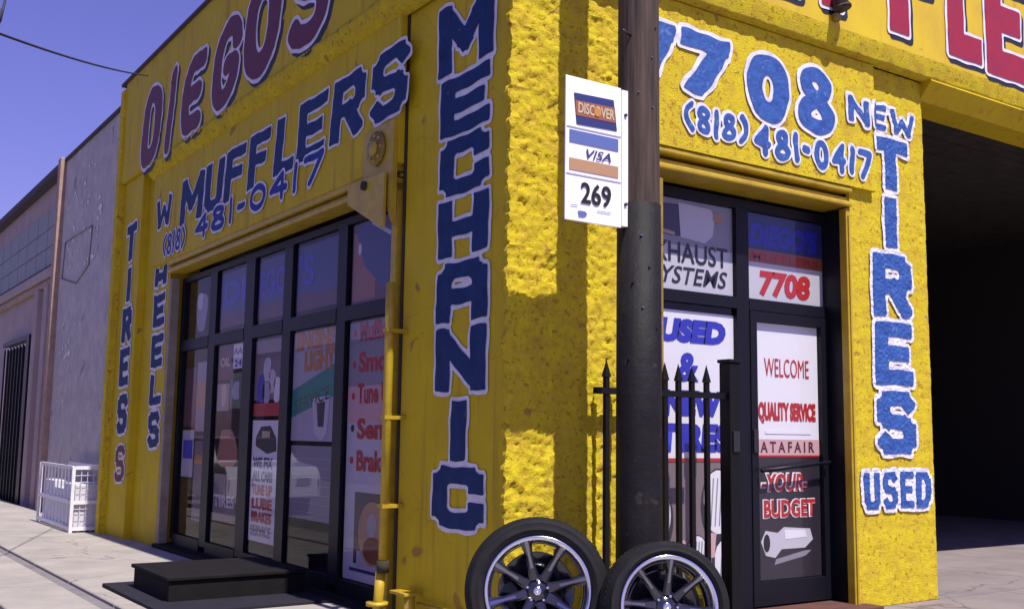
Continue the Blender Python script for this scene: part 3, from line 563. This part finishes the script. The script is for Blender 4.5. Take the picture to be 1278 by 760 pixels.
# pane 5: list of repairs with brake disc picture
LP('poster', 1.62, 2.52, .13, 2.13, 'p_silver', 0)
LP('poster_band', 1.62, 2.52, 1.62, 2.13, 'p_grey', 1); LP('poster_band', 1.62, 2.52, 1.33, 1.62, 'p_pink', 1)
for i, s_t in enumerate(('Mufflers', 'Smog', 'Tune Up', 'Semi', 'Brakes')):
    LT(s_t, 2.34, 1.98-.245*i-(0.03 if i > 2 else 0), .21, 'p_red', .60, bold=.008); LP('bullet', 0, 0, 0, 0, 'p_red' if i != 3 else 'p_black', 2, disc_poly(2.42, 2.04-.25*i, .03, .03, 8))
LP('disc_picture', 1.64, 2.34, .26, .80, 'p_dark', 1); LP('disc_picture', 1.70, 2.28, .24, .36, 'p_lilac', 2)
LP('disc_picture', 0, 0, 0, 0, 'p_tan', 3, disc_poly(2.02, .50, .24, .24, 20)); LP('disc_picture', 0, 0, 0, 0, 'p_rust', 4, disc_poly(2.0, .38, .17, .10, 14)); LP('disc_picture', 0, 0, 0, 0, 'p_silver', 4, disc_poly(2.03, .56, .08, .09, 14))
LP('poster_band', 1.62, 2.40, .20, .225, 'p_navy', 2)
# interior
box('interior_floor', (.36, 3.94, .46, 8.9, -.3, .0), 'room', shop)
box('interior_wall', (2.6, 2.7, .5, 8.9, .001, 3.2), 'room', shop); box('interior_ceiling', (.31, 3.94, .41, 8.9, 3.25, 3.35), 'room', shop)
for i in range(3): box('interior_shelf', (2.2, 2.59, 2+2*i, 3.6+2*i, .9+.2*i, .95+.2*i), 'p_tan', shop)

# ---- front door and sidelight (plane Y = .30)
DY = .24
df = box('door_frame', (1.25, 3.354, DY-.02, DY+.05, 2.96, 3.03), 'frame', shop)
def fb(x0, x1, z0, z1, d=0.0, nm='mullion'): return box(nm, (x0, x1, DY-.022-d, DY+.048, z0, z1), 'frame', df)
fb(1.25, 1.30, .04, 2.959); fb(2.25, 2.38, .04, 2.959); fb(3.26, 3.354, .04, 2.959)
fb(1.301, 2.249, 2.205, 2.29, .003); fb(2.381, 3.259, 2.205, 2.29, .003); fb(1.301, 2.249, .04, .20, .003)
for x0, x1, z0, z1 in ((1.30, 2.25, 2.291, 2.958), (2.38, 3.26, 2.291, 2.958), (1.30, 2.25, .201, 2.204)): box('pane', (x0, x1, DY+.004, DY+.008, z0, z1), 'glass_clear', df)
door = box('door', (2.382, 2.45, DY-.03, DY+.02, .05, 2.20), 'frame', shop)
box('door_stile', (3.17, 3.258, DY-.03, DY+.02, .05, 2.20), 'frame', door); box('door_rail', (2.451, 3.169, DY-.029, DY+.019, 2.125, 2.199), 'frame', door); box('door_rail', (2.451, 3.169, DY-.029, DY+.019, .05, .22), 'frame', door)
box('door_pane', (2.451, 3.169, DY-.004, DY, .221, 2.124), 'glass_clear', door)
tube('push_bar', [(2.43, DY-.075, 1.02), (3.19, DY-.075, 1.08)], .014, 'frame', door, 8)
box('door_lock', (2.39, 2.44, DY-.045, DY-.031, 1.15, 1.32), 'hubdark', door, bev=.005)
box('threshold', (1.1, 3.30, -.16, .33, .004, .035), 'redstep', shop, bev=.008)
PY = DY+.012
def FP(name, x0, x1, z0, z1, m_, k=0, poly=None, par=None, pl=None): return patch(name, 'front', x0, x1, z0, z1, (pl or PY)+.004-k*.002, m_, par or df, poly)
def FT(s, x, z, size, m_, w_, k=2, par=None, pl=None, **kw): return text(s, 'front', x, z, size, (pl or PY)+.004-k*.002, m_, par or df, width=w_, **kw)
FP('poster', 1.302, 2.248, 2.292, 2.956, 'p_silver', 0)
FP('muffler_picture', 1.302, 2.248, 2.62, 2.956, 'p_grey', 1); FP('muffler_picture', 0, 0, 0, 0, 'p_dark', 2, disc_poly(1.66, 2.80, .22, .13, 18, .1)); FP('muffler_picture', 0, 0, 0, 0, 'p_silver', 3, [(1.70, 2.93), (2.02, 2.92), (2.06, 2.86), (2.04, 2.72), (1.96, 2.66), (1.72, 2.68)])
FP('muffler_picture', 0, 0, 0, 0, 'p_tan', 4, disc_poly(2.09, 2.86, .05, .04, 10)); FP('muffler_picture', 0, 0, 0, 0, 'p_cream', 4, [(1.50, 2.73), (1.66, 2.71), (1.66, 2.685), (1.50, 2.70)])
FT('EXHAUST', 1.36, 2.50, .205, 'p_black', .82, bold=.003); FT('SYSTEMS', 1.42, 2.345, .175, 'p_black', .76, shear=.25, bold=.002)
FP('poster', 2.382, 3.258, 2.292, 2.956, 'p_silver', 0); FP('poster_band', 2.382, 3.258, 2.68, 2.956, 'p_navy', 1); FP('poster_band', 2.382, 3.258, 2.58, 2.68, 'p_rust', 1)
FT("DIEGO'S", 2.42, 2.72, .22, 'p_blue', .78, shear=.2, bold=.012); FT('MUFFLERS', 2.44, 2.60, .085, 'p_red', .76, bold=.002)
FT('7708', 2.52, 2.345, .24, 'p_red', .58, bold=.012, shear=.1)
FP('poster', 1.302, 2.248, 1.09, 2.15, 'p_white', 0)
FT('USED', 1.50, 1.94, .20, 'p_blue', .66, shear=.15, bold=.016); FT('&', 1.68, 1.66, .27, 'p_blue', .21, shear=.1, bold=.012); FT('NEW', 1.55, 1.42, .22, 'p_blue', .58, shear=.1, bold=.016); FT('TIRES', 1.50, 1.17, .24, 'p_blue', .70, shear=.1, bold=.018)
FP('poster', 1.302, 2.248, .21, 1.09, 'p_brown', 0); FP('poster_line', 1.302, 2.15, 1.085, 1.11, 'p_red', 2)
for cx, cz, rx, rz in ((2.08, .80, .15, .24), (1.55, .72, .06, .16), (2.15, .36, .12, .19), (1.56, .44, .08, .10), (1.86, .42, .10, .16)):
    FP('tyre_picture', 0, 0, 0, 0, 'p_dark', 1, disc_poly(cx, cz-.03, rx+.03, rz+.03, 18)); FP('tyre_picture', 0, 0, 0, 0, 'p_white', 2, disc_poly(cx, cz, rx, rz, 18, .06))
    for q in range(5): FP('tyre_groove', 0, 0, 0, 0, 'p_grey', 3, [(cx-rx*.6+q*rx*.28, cz-rz*.7), (cx-rx*.6+q*rx*.28+.01, cz-rz*.7), (cx-rx*.4+q*rx*.28+.01, cz+rz*.7), (cx-rx*.4+q*rx*.28, cz+rz*.7)])
for cx, cz in ((1.72, .46), (2.0, .50)): FP('poster_figure', 0, 0, 0, 0, 'p_pink', 2, disc_poly(cx, cz, .05, .12, 10, .3))
# door poster
DP = dict(par=door, pl=DY+.004)
FP('poster', 2.455, 3.165, 1.13, 2.12, 'p_white', 0, **DP); FP('poster_band', 2.455, 3.165, 1.13, 1.25, 'p_pink', 1, **DP); FP('poster', 2.455, 3.165, .225, 1.128, 'p_dark', 0, **DP)
FT('WELCOME', 2.56, 1.72, .20, 'p_red', .50, bold=.0, **DP); FT('QUALITY SERVICE', 2.49, 1.40, .17, 'p_red', .64, bold=.010, **DP)
FP('poster_line', 2.56, 3.07, 1.29, 1.315, 'p_white', 2, **DP); FT('A T A F A I R', 2.51, 1.155, .11, 'p_maroon', .60, bold=.003, **DP)
FP('poster_line', 2.46, 3.16, 1.118, 1.132, 'p_red', 2, **DP)
FT('-YOUR-', 2.50, .875, .17, 'p_white', .52, bold=.014, shear=.2, **DP); FT('-YOUR-', 2.505, .872, .17, 'p_red', .51, 3, bold=.006, shear=.2, **DP)
FT('BUDGET', 2.52, .68, .17, 'p_white', .58, bold=.013, **DP); FT('BUDGET', 2.525, .68, .17, 'p_red', .57, 3, bold=.006, **DP)
FP('tailpipe_picture', 0, 0, 0, 0, 'p_silver', 1, [(2.55, .58), (2.50, .50), (2.55, .40), (2.65, .38), (2.72, .44), (2.98, .44), (3.07, .50), (3.04, .58), (2.75, .60), (2.68, .56)], **DP)
FP('tailpipe_picture', 0, 0, 0, 0, 'p_white', 2, [(2.75, .58), (2.98, .57), (3.0, .52), (2.76, .51)], **DP); FP('tailpipe_picture', 0, 0, 0, 0, 'p_black', 2, disc_poly(2.56, .49, .035, .065, 14), **DP)
FP('tailpipe_picture', 0, 0, 0, 0, 'p_grey', 1, [(2.64, .33), (2.98, .38), (3.05, .42), (2.98, .42), (2.66, .37)], **DP)

df.location.x -= .066; door.location.x -= .066
box('jamb_lining', (3.195, 3.248, .061, .40, -.05, 3.2), 'frame', shop)
# ---- workshop bay: timber ceiling
for i in range(44):
    y0 = .31+i*.197; dz = .012*noise.noise(Vector((i*.7, 2, 1)))
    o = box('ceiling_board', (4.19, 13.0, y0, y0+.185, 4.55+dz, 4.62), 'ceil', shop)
for i in range(0): box('ceiling_joist', (4.9+i*1.35, 5.0+i*1.35, .31, 11.9, 4.40, 4.545), 'ceil', shop)
box('bay_pier', (11.6, 12.5, 0.0, .4, -.1, 4.11), 'yellow', shop)

# ------------------------------------------------------------------ neighbouring buildings up the street
nb = thing('stucco_building', 'mauve grey stucco building with white paint chips beside the yellow shop', 'building', (0, 12, 0))
sheet('front_wall', 'left', 9.12, 13.75, -.6, 5.81, -.10, lambda a, b_: .004*noise.noise(Vector((a*2, b_*2, 3)))+.0025*noise.noise(Vector((a*11, b_*11, 3))), 'stucco', nb, step=.07)
box('building_body', (.131, 9, 9.13, 13.9, -.6, 5.79), 'stucco', nb)
box('end_quoin', (.0, .13, 13.76, 13.98, -.6, 5.88), 'brown_edge', nb, bev=.015)
box('roof_coping', (.06, .4, 9.13, 13.96, 5.812, 5.86), 'coping', nb)
rnd = random.Random(3)
for k in range(90):
    cy = rnd.uniform(11.0, 13.5); cz = rnd.choice([rnd.uniform(4.3, 5.6), rnd.uniform(3.8, 4.6), rnd.uniform(1.6, 3.0)]); r = rnd.uniform(.012, .045)*(1.7 if k < 7 else .8)
    if cz < 3: cy = 12.2+(cy-11)*.4+(3-cz)*.25
    pts = [(cy+r*1.6*rnd.uniform(.6, 1.3)*math.cos(a), cz+r*rnd.uniform(.6, 1.3)*math.sin(a)) for a in [i*math.pi/4 for i in range(8)]]
    patch('plaster_chip', 'left', 0, 0, 0, 0, .090, 'chip', nb, pts)
for a, b_ in (((13.5, 3.75), (12.4, 3.55)), ((12.4, 3.55), (11.6, 3.75)), ((11.6, 3.75), (11.5, 4.35)), ((11.5, 4.35), (13.4, 4.35)), ((13.4, 4.35), (13.5, 3.75))):
    tube('painted_line', [(.092, a[0], a[1]), (.092, b_[0], b_[1])], .012, 'faint', nb, 4)
fbld = thing('pink_building', 'dusty pink building with faded teal tiles furthest up the street', 'building', (0, 17, 0))
box('building_body', (.30, 9, 14.0, 30, -.8, 5.82), 'pink', fbld)
box('roof_coping', (.12, .6, 14.0, 30, 5.821, 5.95), 'coping', fbld)
for j in range(7):
    for i in range(9):
        y0 = 14.9+i*1.0; z0 = 4.45+j*.0
        if j < 3: box('wall_tile', (.255, .299, y0+.02, y0+.98, 4.25+j*.36+.01, 4.25+j*.36+.35), 'teal', fbld)
box('cornice', (.15, .299, 14.3, 24, 3.98, 4.15), 'pink', fbld, bev=.02); box('cornice', (.20, .299, 14.3, 24, 3.84, 3.96), 'brown_edge', fbld, bev=.02)
for yy in (14.25, 15.1, 16.0): box('pilaster', (.17, .299, yy, yy+.35, -.6, 3.83), 'pink', fbld, bev=.015)
gt = box('door', (.26, .298, 16.9, 19.6, -.5, 2.95), 'car_glass', fbld)
for k in range(8): box('door_bar', (.20, .23, 17.0+k*.35, 17.05+k*.35, -.4, 2.9), 'frame', gt)
box('door_frame', (.18, .255, 16.62, 16.88, -.5, 3.05), 'frame', gt); box('door_frame', (.18, .255, 16.881, 19.6, 2.96, 3.05), 'frame', gt)
# white wire cage against the stucco wall
cg = thing('wire_cage', 'waist high white steel wire cage standing on the pavement by the grey wall', 'cage', (-.15, 10.5, -.1))
x0, x1, y0, y1, z0, z1 = -.46, -.04, 9.22, 11.3, -.06, .78
for (px, py) in ((x0, y0), (x1-.03, y0), (x0, y1), (x1-.03, y1)): box('corner_post', (px, px+.04, py, py+.05, z0, z1), 'white_steel', cg)
for zz in (z0+.03, .30, z1-.04):
    box('rail', (x0+.004, x0+.034, y0+.051, y1-.001, zz, zz+.045), 'white_steel', cg); box('rail', (x0+.041, x1-.031, y0+.004, y0+.034, zz, zz+.045), 'white_steel', cg); box('rail', (x1-.028, x1+.0, y0+.051, y1-.001, zz, zz+.045), 'white_steel', cg)
for i in range(1, 9): yy = y0+.05+i*.215; box('bar', (x0+.012, x0+.026, yy, yy+.02, z0+.03, z1-.04), 'white_steel', cg)
for i in range(1, 10): zz = z0+.04+i*.085; box('mesh_wire', (x0+.041, x1-.031, y0+.012, y0+.018, zz, zz+.01), 'cage_fill', cg)
for i in range(1, 5): xx = x0+.04+i*.075; box('mesh_wire', (xx, xx+.008, y0+.019, y0+.025, z0, z1-.04), 'cage_fill', cg)
for i in range(3): box('stored_crate', (x0+.06, x1-.04, y0+.06+i*.64, y0+.66+i*.64, z0+.02, .55-.08*(i % 2)), 'cage_fill', cg, bev=.01)

# ------------------------------------------------------------------ street furniture in front of the corner
PX0, PY0 = .497, -.62
pl = thing('utility_pole', 'round timber utility pole with its lower half painted black at the shop corner', 'pole', (PX0, PY0, 0))
V = []; F = []; seg = 28; zs = [2.58+.2*i for i in range(30)]
for z in zs:
    for k in range(seg):
        a = 2*math.pi*k/seg; r = .124-.002*(z-2.6)+.003*noise.noise(Vector((math.cos(a)*5, math.sin(a)*5, z*.4))); V.append((r*math.cos(a), r*math.sin(a), z))
for i in range(len(zs)-1):
    for k in range(seg): F.append((i*seg+k, i*seg+(k+1) % seg, (i+1)*seg+(k+1) % seg, (i+1)*seg+k))
raw('timber_shaft', V, F, 'pole', pl, True)
tube('black_sleeve', [(PX0, PY0, -.1), (PX0, PY0, .05), (PX0, PY0, 1.3), (PX0, PY0, 2.60)], [.136, .134, .132, .129], 'wrap', pl, 28)
rp = random.Random(5)
for k in range(26):
    a = rp.uniform(math.pi*1.0, math.pi*1.9); zz = rp.uniform(1.5, 4.4); rr_ = .131 if zz < 2.6 else .124
    px, py = PX0+rr_*math.cos(a), PY0+rr_*math.sin(a)
    box('staple', (px-.006, px+.006, py-.006, py+.006, zz, zz+.004), 'chrome' if k % 2 else 'hubdark', pl)
for zz in (3.6, 4.6): tube('pole_step', [(PX0-.1, PY0-.05, zz), (PX0-.2, PY0-.09, zz)], .008, 'hubdark', pl, 6)
sg = thing('payment_sign', 'white metal sign plate with card symbols and the number 269 bolted to the pole', 'sign', (.12, -.64, 2.86))
SY = -.655
bd = box('sign_plate', (.015, .42, SY, SY+.012, 2.48, 3.31), 'sign_white', sg, bev=.004)
box('mounting_flange', (.421, .468, SY-.006, SY+.03, 2.49, 3.30), 'sign_white', sg, bev=.003)
for zz in (2.62, 3.15): tube('bolt', [(.445, SY-.007, zz), (.445, SY-.016, zz)], .010, 'hubdark', sg, 8)
SK = dict(par=bd, pl=SY-.006)
FP('card_symbol', 0, 0, 0, 0, 'p_navy', 1, [(.09, 3.035), (.385, 3.045), (.36, 3.225), (.07, 3.215)], **SK); FP('card_band', 0, 0, 0, 0, 'p_rust', 2, [(.086, 3.085), (.378, 3.09), (.367, 3.18), (.077, 3.172)], **SK)
FT('DISCOVER', .095, 3.105, .085, 'p_cream', .265, 3, bold=.002, **SK); FP('card_dot', 0, 0, 0, 0, 'p_orange', 4, disc_poly(.235, 3.13, .024, .028, 12), **SK)
MT['slate'] = mat('slate blue stripe', (.10, .14, .36), .5)
FP('card_stripe', .04, .395, 2.925, 2.998, 'slate', 1, **SK); FT('VISA', .14, 2.85, .075, 'p_navy', .18, 2, shear=.3, bold=.001, **SK); FP('card_stripe', .04, .395, 2.768, 2.835, 'p_tan', 1, **SK)
FP('plate_line', .02, .415, 3.012, 3.018, 'p_lilac', 1, **SK); FP('plate_line', .02, .415, 2.742, 2.748, 'p_lilac', 1, **SK)
FT('269', .12, 2.59, .165, 'p_black', .22, 2, bold=.004, **SK)
FP('small_emblem', 0, 0, 0, 0, 'slate', 2, disc_poly(.13, 2.525, .03, .022, 10, .3), **SK); FP('plate_line', .05, .10, 2.566, 2.57, 'slate', 2, **SK); FP('plate_line', .24, .34, 2.553, 2.557, 'slate', 2, **SK)

for ch in sg.children: ch.location.x -= .088; ch.location.z -= .038
# iron gate between the pole and the door
ig = thing('iron_gate', 'low black iron picket gate with pointed tips in front of the door sidelight', 'gate', (1.2, -.12, 0))
GY = -.12
for z0, z1 in ((1.515, 1.555), (.12, .16)): box('rail', (.575, 1.69, GY-.02, GY+.02, z0, z1), 'black', ig)
for x in (.665, .79, .91, 1.03, 1.155, 1.275, 1.395, 1.53):
    zt = 1.665+.03*random.random()
    p = box('picket', (x-.016, x+.016, GY-.014, GY+.014, .02, 1.62), 'black', ig)
    bm = bmesh.new(); b4 = [bm.verts.new(v) for v in ((x-.024, GY-.02, 1.621), (x+.024, GY-.02, 1.621), (x+.024, GY+.02, 1.621), (x-.024, GY+.02, 1.621))]; tp = bm.verts.new((x, GY, zt+.06))
    bm.faces.new(b4[::-1]); [bm.faces.new((b4[k], b4[(k+1) % 4], tp)) for k in range(4)]
    me = bpy.data.meshes.new('spear_tip'); bm.to_mesh(me); bm.free(); local(link('spear_tip', me, 'black', p))
gp = box('gate_post', (1.70, 1.80, GY-.05, GY+.05, -.02, 1.76), 'black', ig, bev=.006)
box('post_cap', (1.69, 1.81, GY-.06, GY+.06, 1.761, 1.785), 'black', gp, bev=.005); box('latch_plate', (1.72, 1.78, GY-.062, GY-.051, 1.16, 1.30), 'hubdark', gp, bev=.004)

# ------------------------------------------------------------------ the two wheels
def ring(name, prof, material, parent, seg=72, smooth=True):
    """prof: (radius, depth) closed profile spun about local Y (depth; -Y faces out)"""
    V = []; F = []; n = len(prof)
    for k in range(seg):
        a = 2*math.pi*k/seg
        for r, d in prof: V.append((r*math.cos(a), d, r*math.sin(a)))
    for k in range(seg):
        for j in range(n):
            F.append((k*n+j, k*n+(j+1) % n, ((k+1) % seg)*n+(j+1) % n, ((k+1) % seg)*n+j))
    o = raw(name, V, [f for f in F], material, parent, smooth)
    bm = bmesh.new(); bm.from_mesh(o.data); bmesh.ops.recalc_face_normals(bm, faces=bm.faces[:]); bm.to_mesh(o.data); bm.free()
    return o
def wheel(label, loc, R, rim, rz, tilt, spin, spoke):
    t = thing('car_wheel', label, 'wheel', loc, 'custom wheels with tyres leaning at the corner')
    t.rotation_euler = (tilt, spin, rz); t.rotation_mode = 'XYZ'
    W = .105; r0 = rim+.004
    ty = ring('tyre', [(r0, -W*.80), (r0+.012, -W*.98), (r0+(R-r0)*.30, -W*1.12), (r0+(R-r0)*.34, -W*1.135), (r0+(R-r0)*.37, -W*1.12), (r0+(R-r0)*.68, -W*1.08), (r0+(R-r0)*.72, -W*1.085), (R-.022, -W*.97), (R-.006, -W*.80), (R, -W*.5), (R+.001, 0), (R, W*.5), (R-.006, W*.8), (R-.022, W*.97), (r0+(R-r0)*.5, W*1.1), (r0, W*.85)], 'rubber', t)
    V = []; F = []                                  # tread blocks, one mesh
    for k in range(72):
        a0 = 2*math.pi*k/72
        for y0, y1, sh in ((-W*.56, -W*.32, 0), (-W*.28, -W*.03, .5), (W*.03, W*.28, 0), (W*.32, W*.56, .5)):
            a = a0+sh*2*math.pi/72; b0 = len(V)
            for rr_ in (R-.008, R+.002):
                for (aa, yy) in ((a, y0), (a+.06, y0), (a+.06, y1), (a, y1)): V.append((rr_*math.cos(aa), yy, rr_*math.sin(aa)))
            F += [tuple(b0+q for q in f) for f in BX]
    tr = raw('tread_blocks', V, F, 'rubber', ty); tr['kind'] = 'stuff'
    lip = ring('rim', [(rim-.022, -W*.78), (rim-.014, -W*.96), (rim+.003, -W*1.02), (rim+.008, -W*.93), (rim+.004, -W*.6), (rim-.004, W*.8), (rim-.016, W*.8), (rim-.026, -W*.5)], 'chrome', t)
    ring('rim_barrel', [(rim-.027, -W*.70), (rim-.030, W*.78), (rim-.034, W*.78), (rim-.034, -W*.70)], 'rimblack', lip)
    ring('wheel_disc', [(.002, W*.30), (rim*.70, W*.34), (rim*.74, W*.22), (rim*.74, W*.45), (.002, W*.45)], 'rimblack', lip, 48)
    ring('brake_drum', [(.001, .06), (.05, .06), (.05, .085), (.001, .085)], 'hubdark', lip, 24)
    ring('hub', [(.0005, -W*.52), (.030, -W*.50), (.040, -W*.42), (.075, -W*.34), (.088, -W*.1), (.088, W*.3), (.0005, W*.3)], 'rimblack', t, 36)
    ring('centre_cap', [(.0005, -W*.60), (.018, -W*.59), (.026, -W*.53), (.026, -W*.50), (.0005, -W*.50)], 'chrome', t, 24)
    for k in range(5):
        a = 2*math.pi*k/5+.3; bm = bmesh.new()
        bmesh.ops.create_cone(bm, cap_ends=True, segments=6, radius1=.009, radius2=.007, depth=.02, matrix=Matrix.Translation((.058*math.cos(a), -W*.42, .058*math.sin(a))) @ Matrix.Rotation(math.pi/2, 4, 'X'))
        me = bpy.data.meshes.new('lug_nut'); bm.to_mesh(me); bm.free(); link('lug_nut', me, 'chrome', t)
    for k in range(8):
        a = 2*math.pi*k/8+.25; er = Vector((math.cos(a), 0, math.sin(a))); et = Vector((-math.sin(a), 0, math.cos(a))); ed = Vector((0, -1, 0))
        V = []; F = []; st = [(.06, spoke[0], .040, .02), (.12, spoke[1], .046, .022), (.19, spoke[2], .060, .022), (rim-.022, spoke[3], .076, .026)]
        for r, hw, d, th in st:
            c = er*r
            for s_w, s_d in ((-1, 0), (-.55, 1), (.55, 1), (1, 0), (.8, -1), (-.8, -1)):
                V.append(c+et*(hw*s_w)+ed*(d+(th*.45 if s_d == 1 else (-th if s_d == -1 else 0))))
        for i in range(3):
            for q in range(6): F.append((i*6+q, i*6+(q+1) % 6, (i+1)*6+(q+1) % 6, (i+1)*6+q))
        F += [tuple(range(6))[::-1], tuple(18+q for q in range(6))]
        sp_ = raw('spoke', V, F, 'rimblack', t)
        V = []; F = []                              # bright milled inlay along the spoke
        for r, hw, d, th in st[1:]:
            c = er*(r+.004)
            for s_w, s_d in ((-.32, 0), (.32, 0), (.32, 1), (-.32, 1)): V.append(c+et*(hw*s_w)+ed*(d+th*.45+.0005+(.003 if s_d else 0)))
        for i in range(2):
            for q in range(4): F.append((i*4+q, i*4+(q+1) % 4, (i+1)*4+(q+1) % 4, (i+1)*4+q))
        F += [(3, 2, 1, 0), (8, 9, 10, 11)]
        raw('milled_inlay', V, F, 'milled', sp_)
    return t
wheel('larger black eight spoke wheel with chrome lip leaning against the yellow corner', (-.055, -.40, .405), .395, .287, -math.radians(31), math.radians(-7), .0, (.028, .024, .019, .034))
wheel('smaller black wheel with chrome lip leaning on the foot of the pole', (.425, -.905, .352), .342, .262, -math.radians(28), math.radians(-8), .35, (.025, .021, .017, .028))

# black step and a dark sheet standing in for the shadow beside it
st = thing('low_step', 'low black step block standing on the pavement below the big side window', 'step', (-.6, 3.1, 0))
box('step_body', (-1.13, -.06, 2.72, 3.66, -.04, .155), 'step', st, bev=.01); box('step_tread', (-1.15, -.055, 2.70, 3.68, .156, .185), 'step', st, bev=.006)
mt = box('shadow_sheet', (-1.30, -.04, 2.25, 3.95, -.03, .008), 'shadow_tone', None, bev=.004)
mt['label'] = 'thin dark sheet standing in for the shadow beside the low black step'; mt['category'] = 'shadow sheet'

# overhead cables
def cable(name, label, a, b_, sag, r=.012):
    a = Vector(a); b_ = Vector(b_); pts = [a.lerp(b_, k/24)-Vector((0, 0, sag*4*(k/24)*(1-k/24))) for k in range(25)]
    o = tube(name, pts, r, 'cable', None, 6); o['label'] = label; o['category'] = 'cable'; return o
cable('overhead_cable', 'thin dark overhead cable sagging towards the far roof corner of the yellow shop', (-.31, 7.28, 5.44), (-3.25, .34, 3.27), .06, .009)
c2 = cable('overhead_cable', 'short dark service cable with a clamp crossing the top left corner of the sky', (-2.32, 4.3, 4.66), (-2.0, 4.7, 6.8), .0, .012)
tube('cable_clamp', [(-2.36, 4.28, 4.60), (-2.335, 4.3, 4.76)], .035, 'cable', c2, 8)
cable('overhead_cable', 'dark cable running off the photo past the clamp at the left edge', (-2.35, 4.28, 4.64), (-5.5, 3.2, 5.2), .1, .012)

# ------------------------------------------------------------------ across the street: what the shop windows mirror
ob = thing('warehouse', 'tan warehouse across the street mirrored in the side windows', 'building', (-16, 20, 0))
box('building_body', (-24, -14, -2, 45, -.6, 4.6), 'tan_wall', ob); box('roof_coping', (-24.1, -13.9, -2.1, 45.1, 4.601, 4.8), 'coping', ob)
for i in range(7): w1 = box('roller_door', (-13.999, -13.95, 1+i*6, 4.6+i*6, -.5, 3.2), 'p_grey' if i % 2 else 'p_maroon', ob)
def parked(label, cx, cy, paint):
    t = thing('parked_car', label, 'car', (cx, cy, -.3), 'cars parked across the street')
    prof = [(-2.2, .35), (-2.2, .75), (-2.05, .92), (-1.15, 1.0), (-.55, 1.42), (.9, 1.45), (1.65, 1.02), (2.15, .95), (2.22, .6), (2.2, .35)]
    bm = bmesh.new(); rows = []
    for x, ins in ((-.86, .10), (-.90, 0), (.90, 0), (.86, .10)):
        rows.append([bm.verts.new((x*(1-.16*max(0, (z-1.0)/.45)), yy, z-(ins*.2 if z > .5 else 0))) for yy, z in prof])
    for a, b_ in zip(rows[:-1], rows[1:]):
        for k in range(len(prof)): bm.faces.new((a[k], a[(k+1) % len(prof)], b_[(k+1) % len(prof)], b_[k]))
    bm.faces.new(rows[0]); bm.faces.new(rows[-1][::-1]); bmesh.ops.recalc_face_normals(bm, faces=bm.faces[:])
    bmesh.ops.bevel(bm, geom=bm.edges[:], offset=.03, segments=2, affect='EDGES')
    me = bpy.data.meshes.new('body'); bm.to_mesh(me); bm.free(); link('body', me, paint, t)
    for s in (-1, 1):
        V = [(s*.905, -1.0, 1.02), (s*.905, 1.45, 1.02), (s*.80, .85, 1.38), (s*.80, -.5, 1.36)]; V += [(v[0]-s*.05, v[1], v[2]) for v in V]
        raw('side_window', V, BX, 'car_glass', t)
        for yy in (-1.4, 1.4): tube('wheel', [(cx+s*.72, cy+yy, .02), (cx+s*.92, cy+yy, .02)], .33, 'rubber', t, 20)
        box('headlight', (cx+s*.55-.14, cx+s*.55+.14, cy-2.225, cy-2.18, .30, .42), 'chrome', t)
    V = [(-.72, -1.12, 1.03), (.72, -1.12, 1.03), (.66, -.60, 1.39), (-.66, -.60, 1.39)]; V += [(v[0], v[1]-.04, v[2]+.03) for v in V]; raw('windscreen', V, BX, 'car_glass', t)
parked('white car parked nearer the shop, mirrored in the side windows', -3.6, 15.5, 'car_white')
parked('white car parked further up the street, mirrored in the far window pane', -3.7, 21.5, 'car_white')
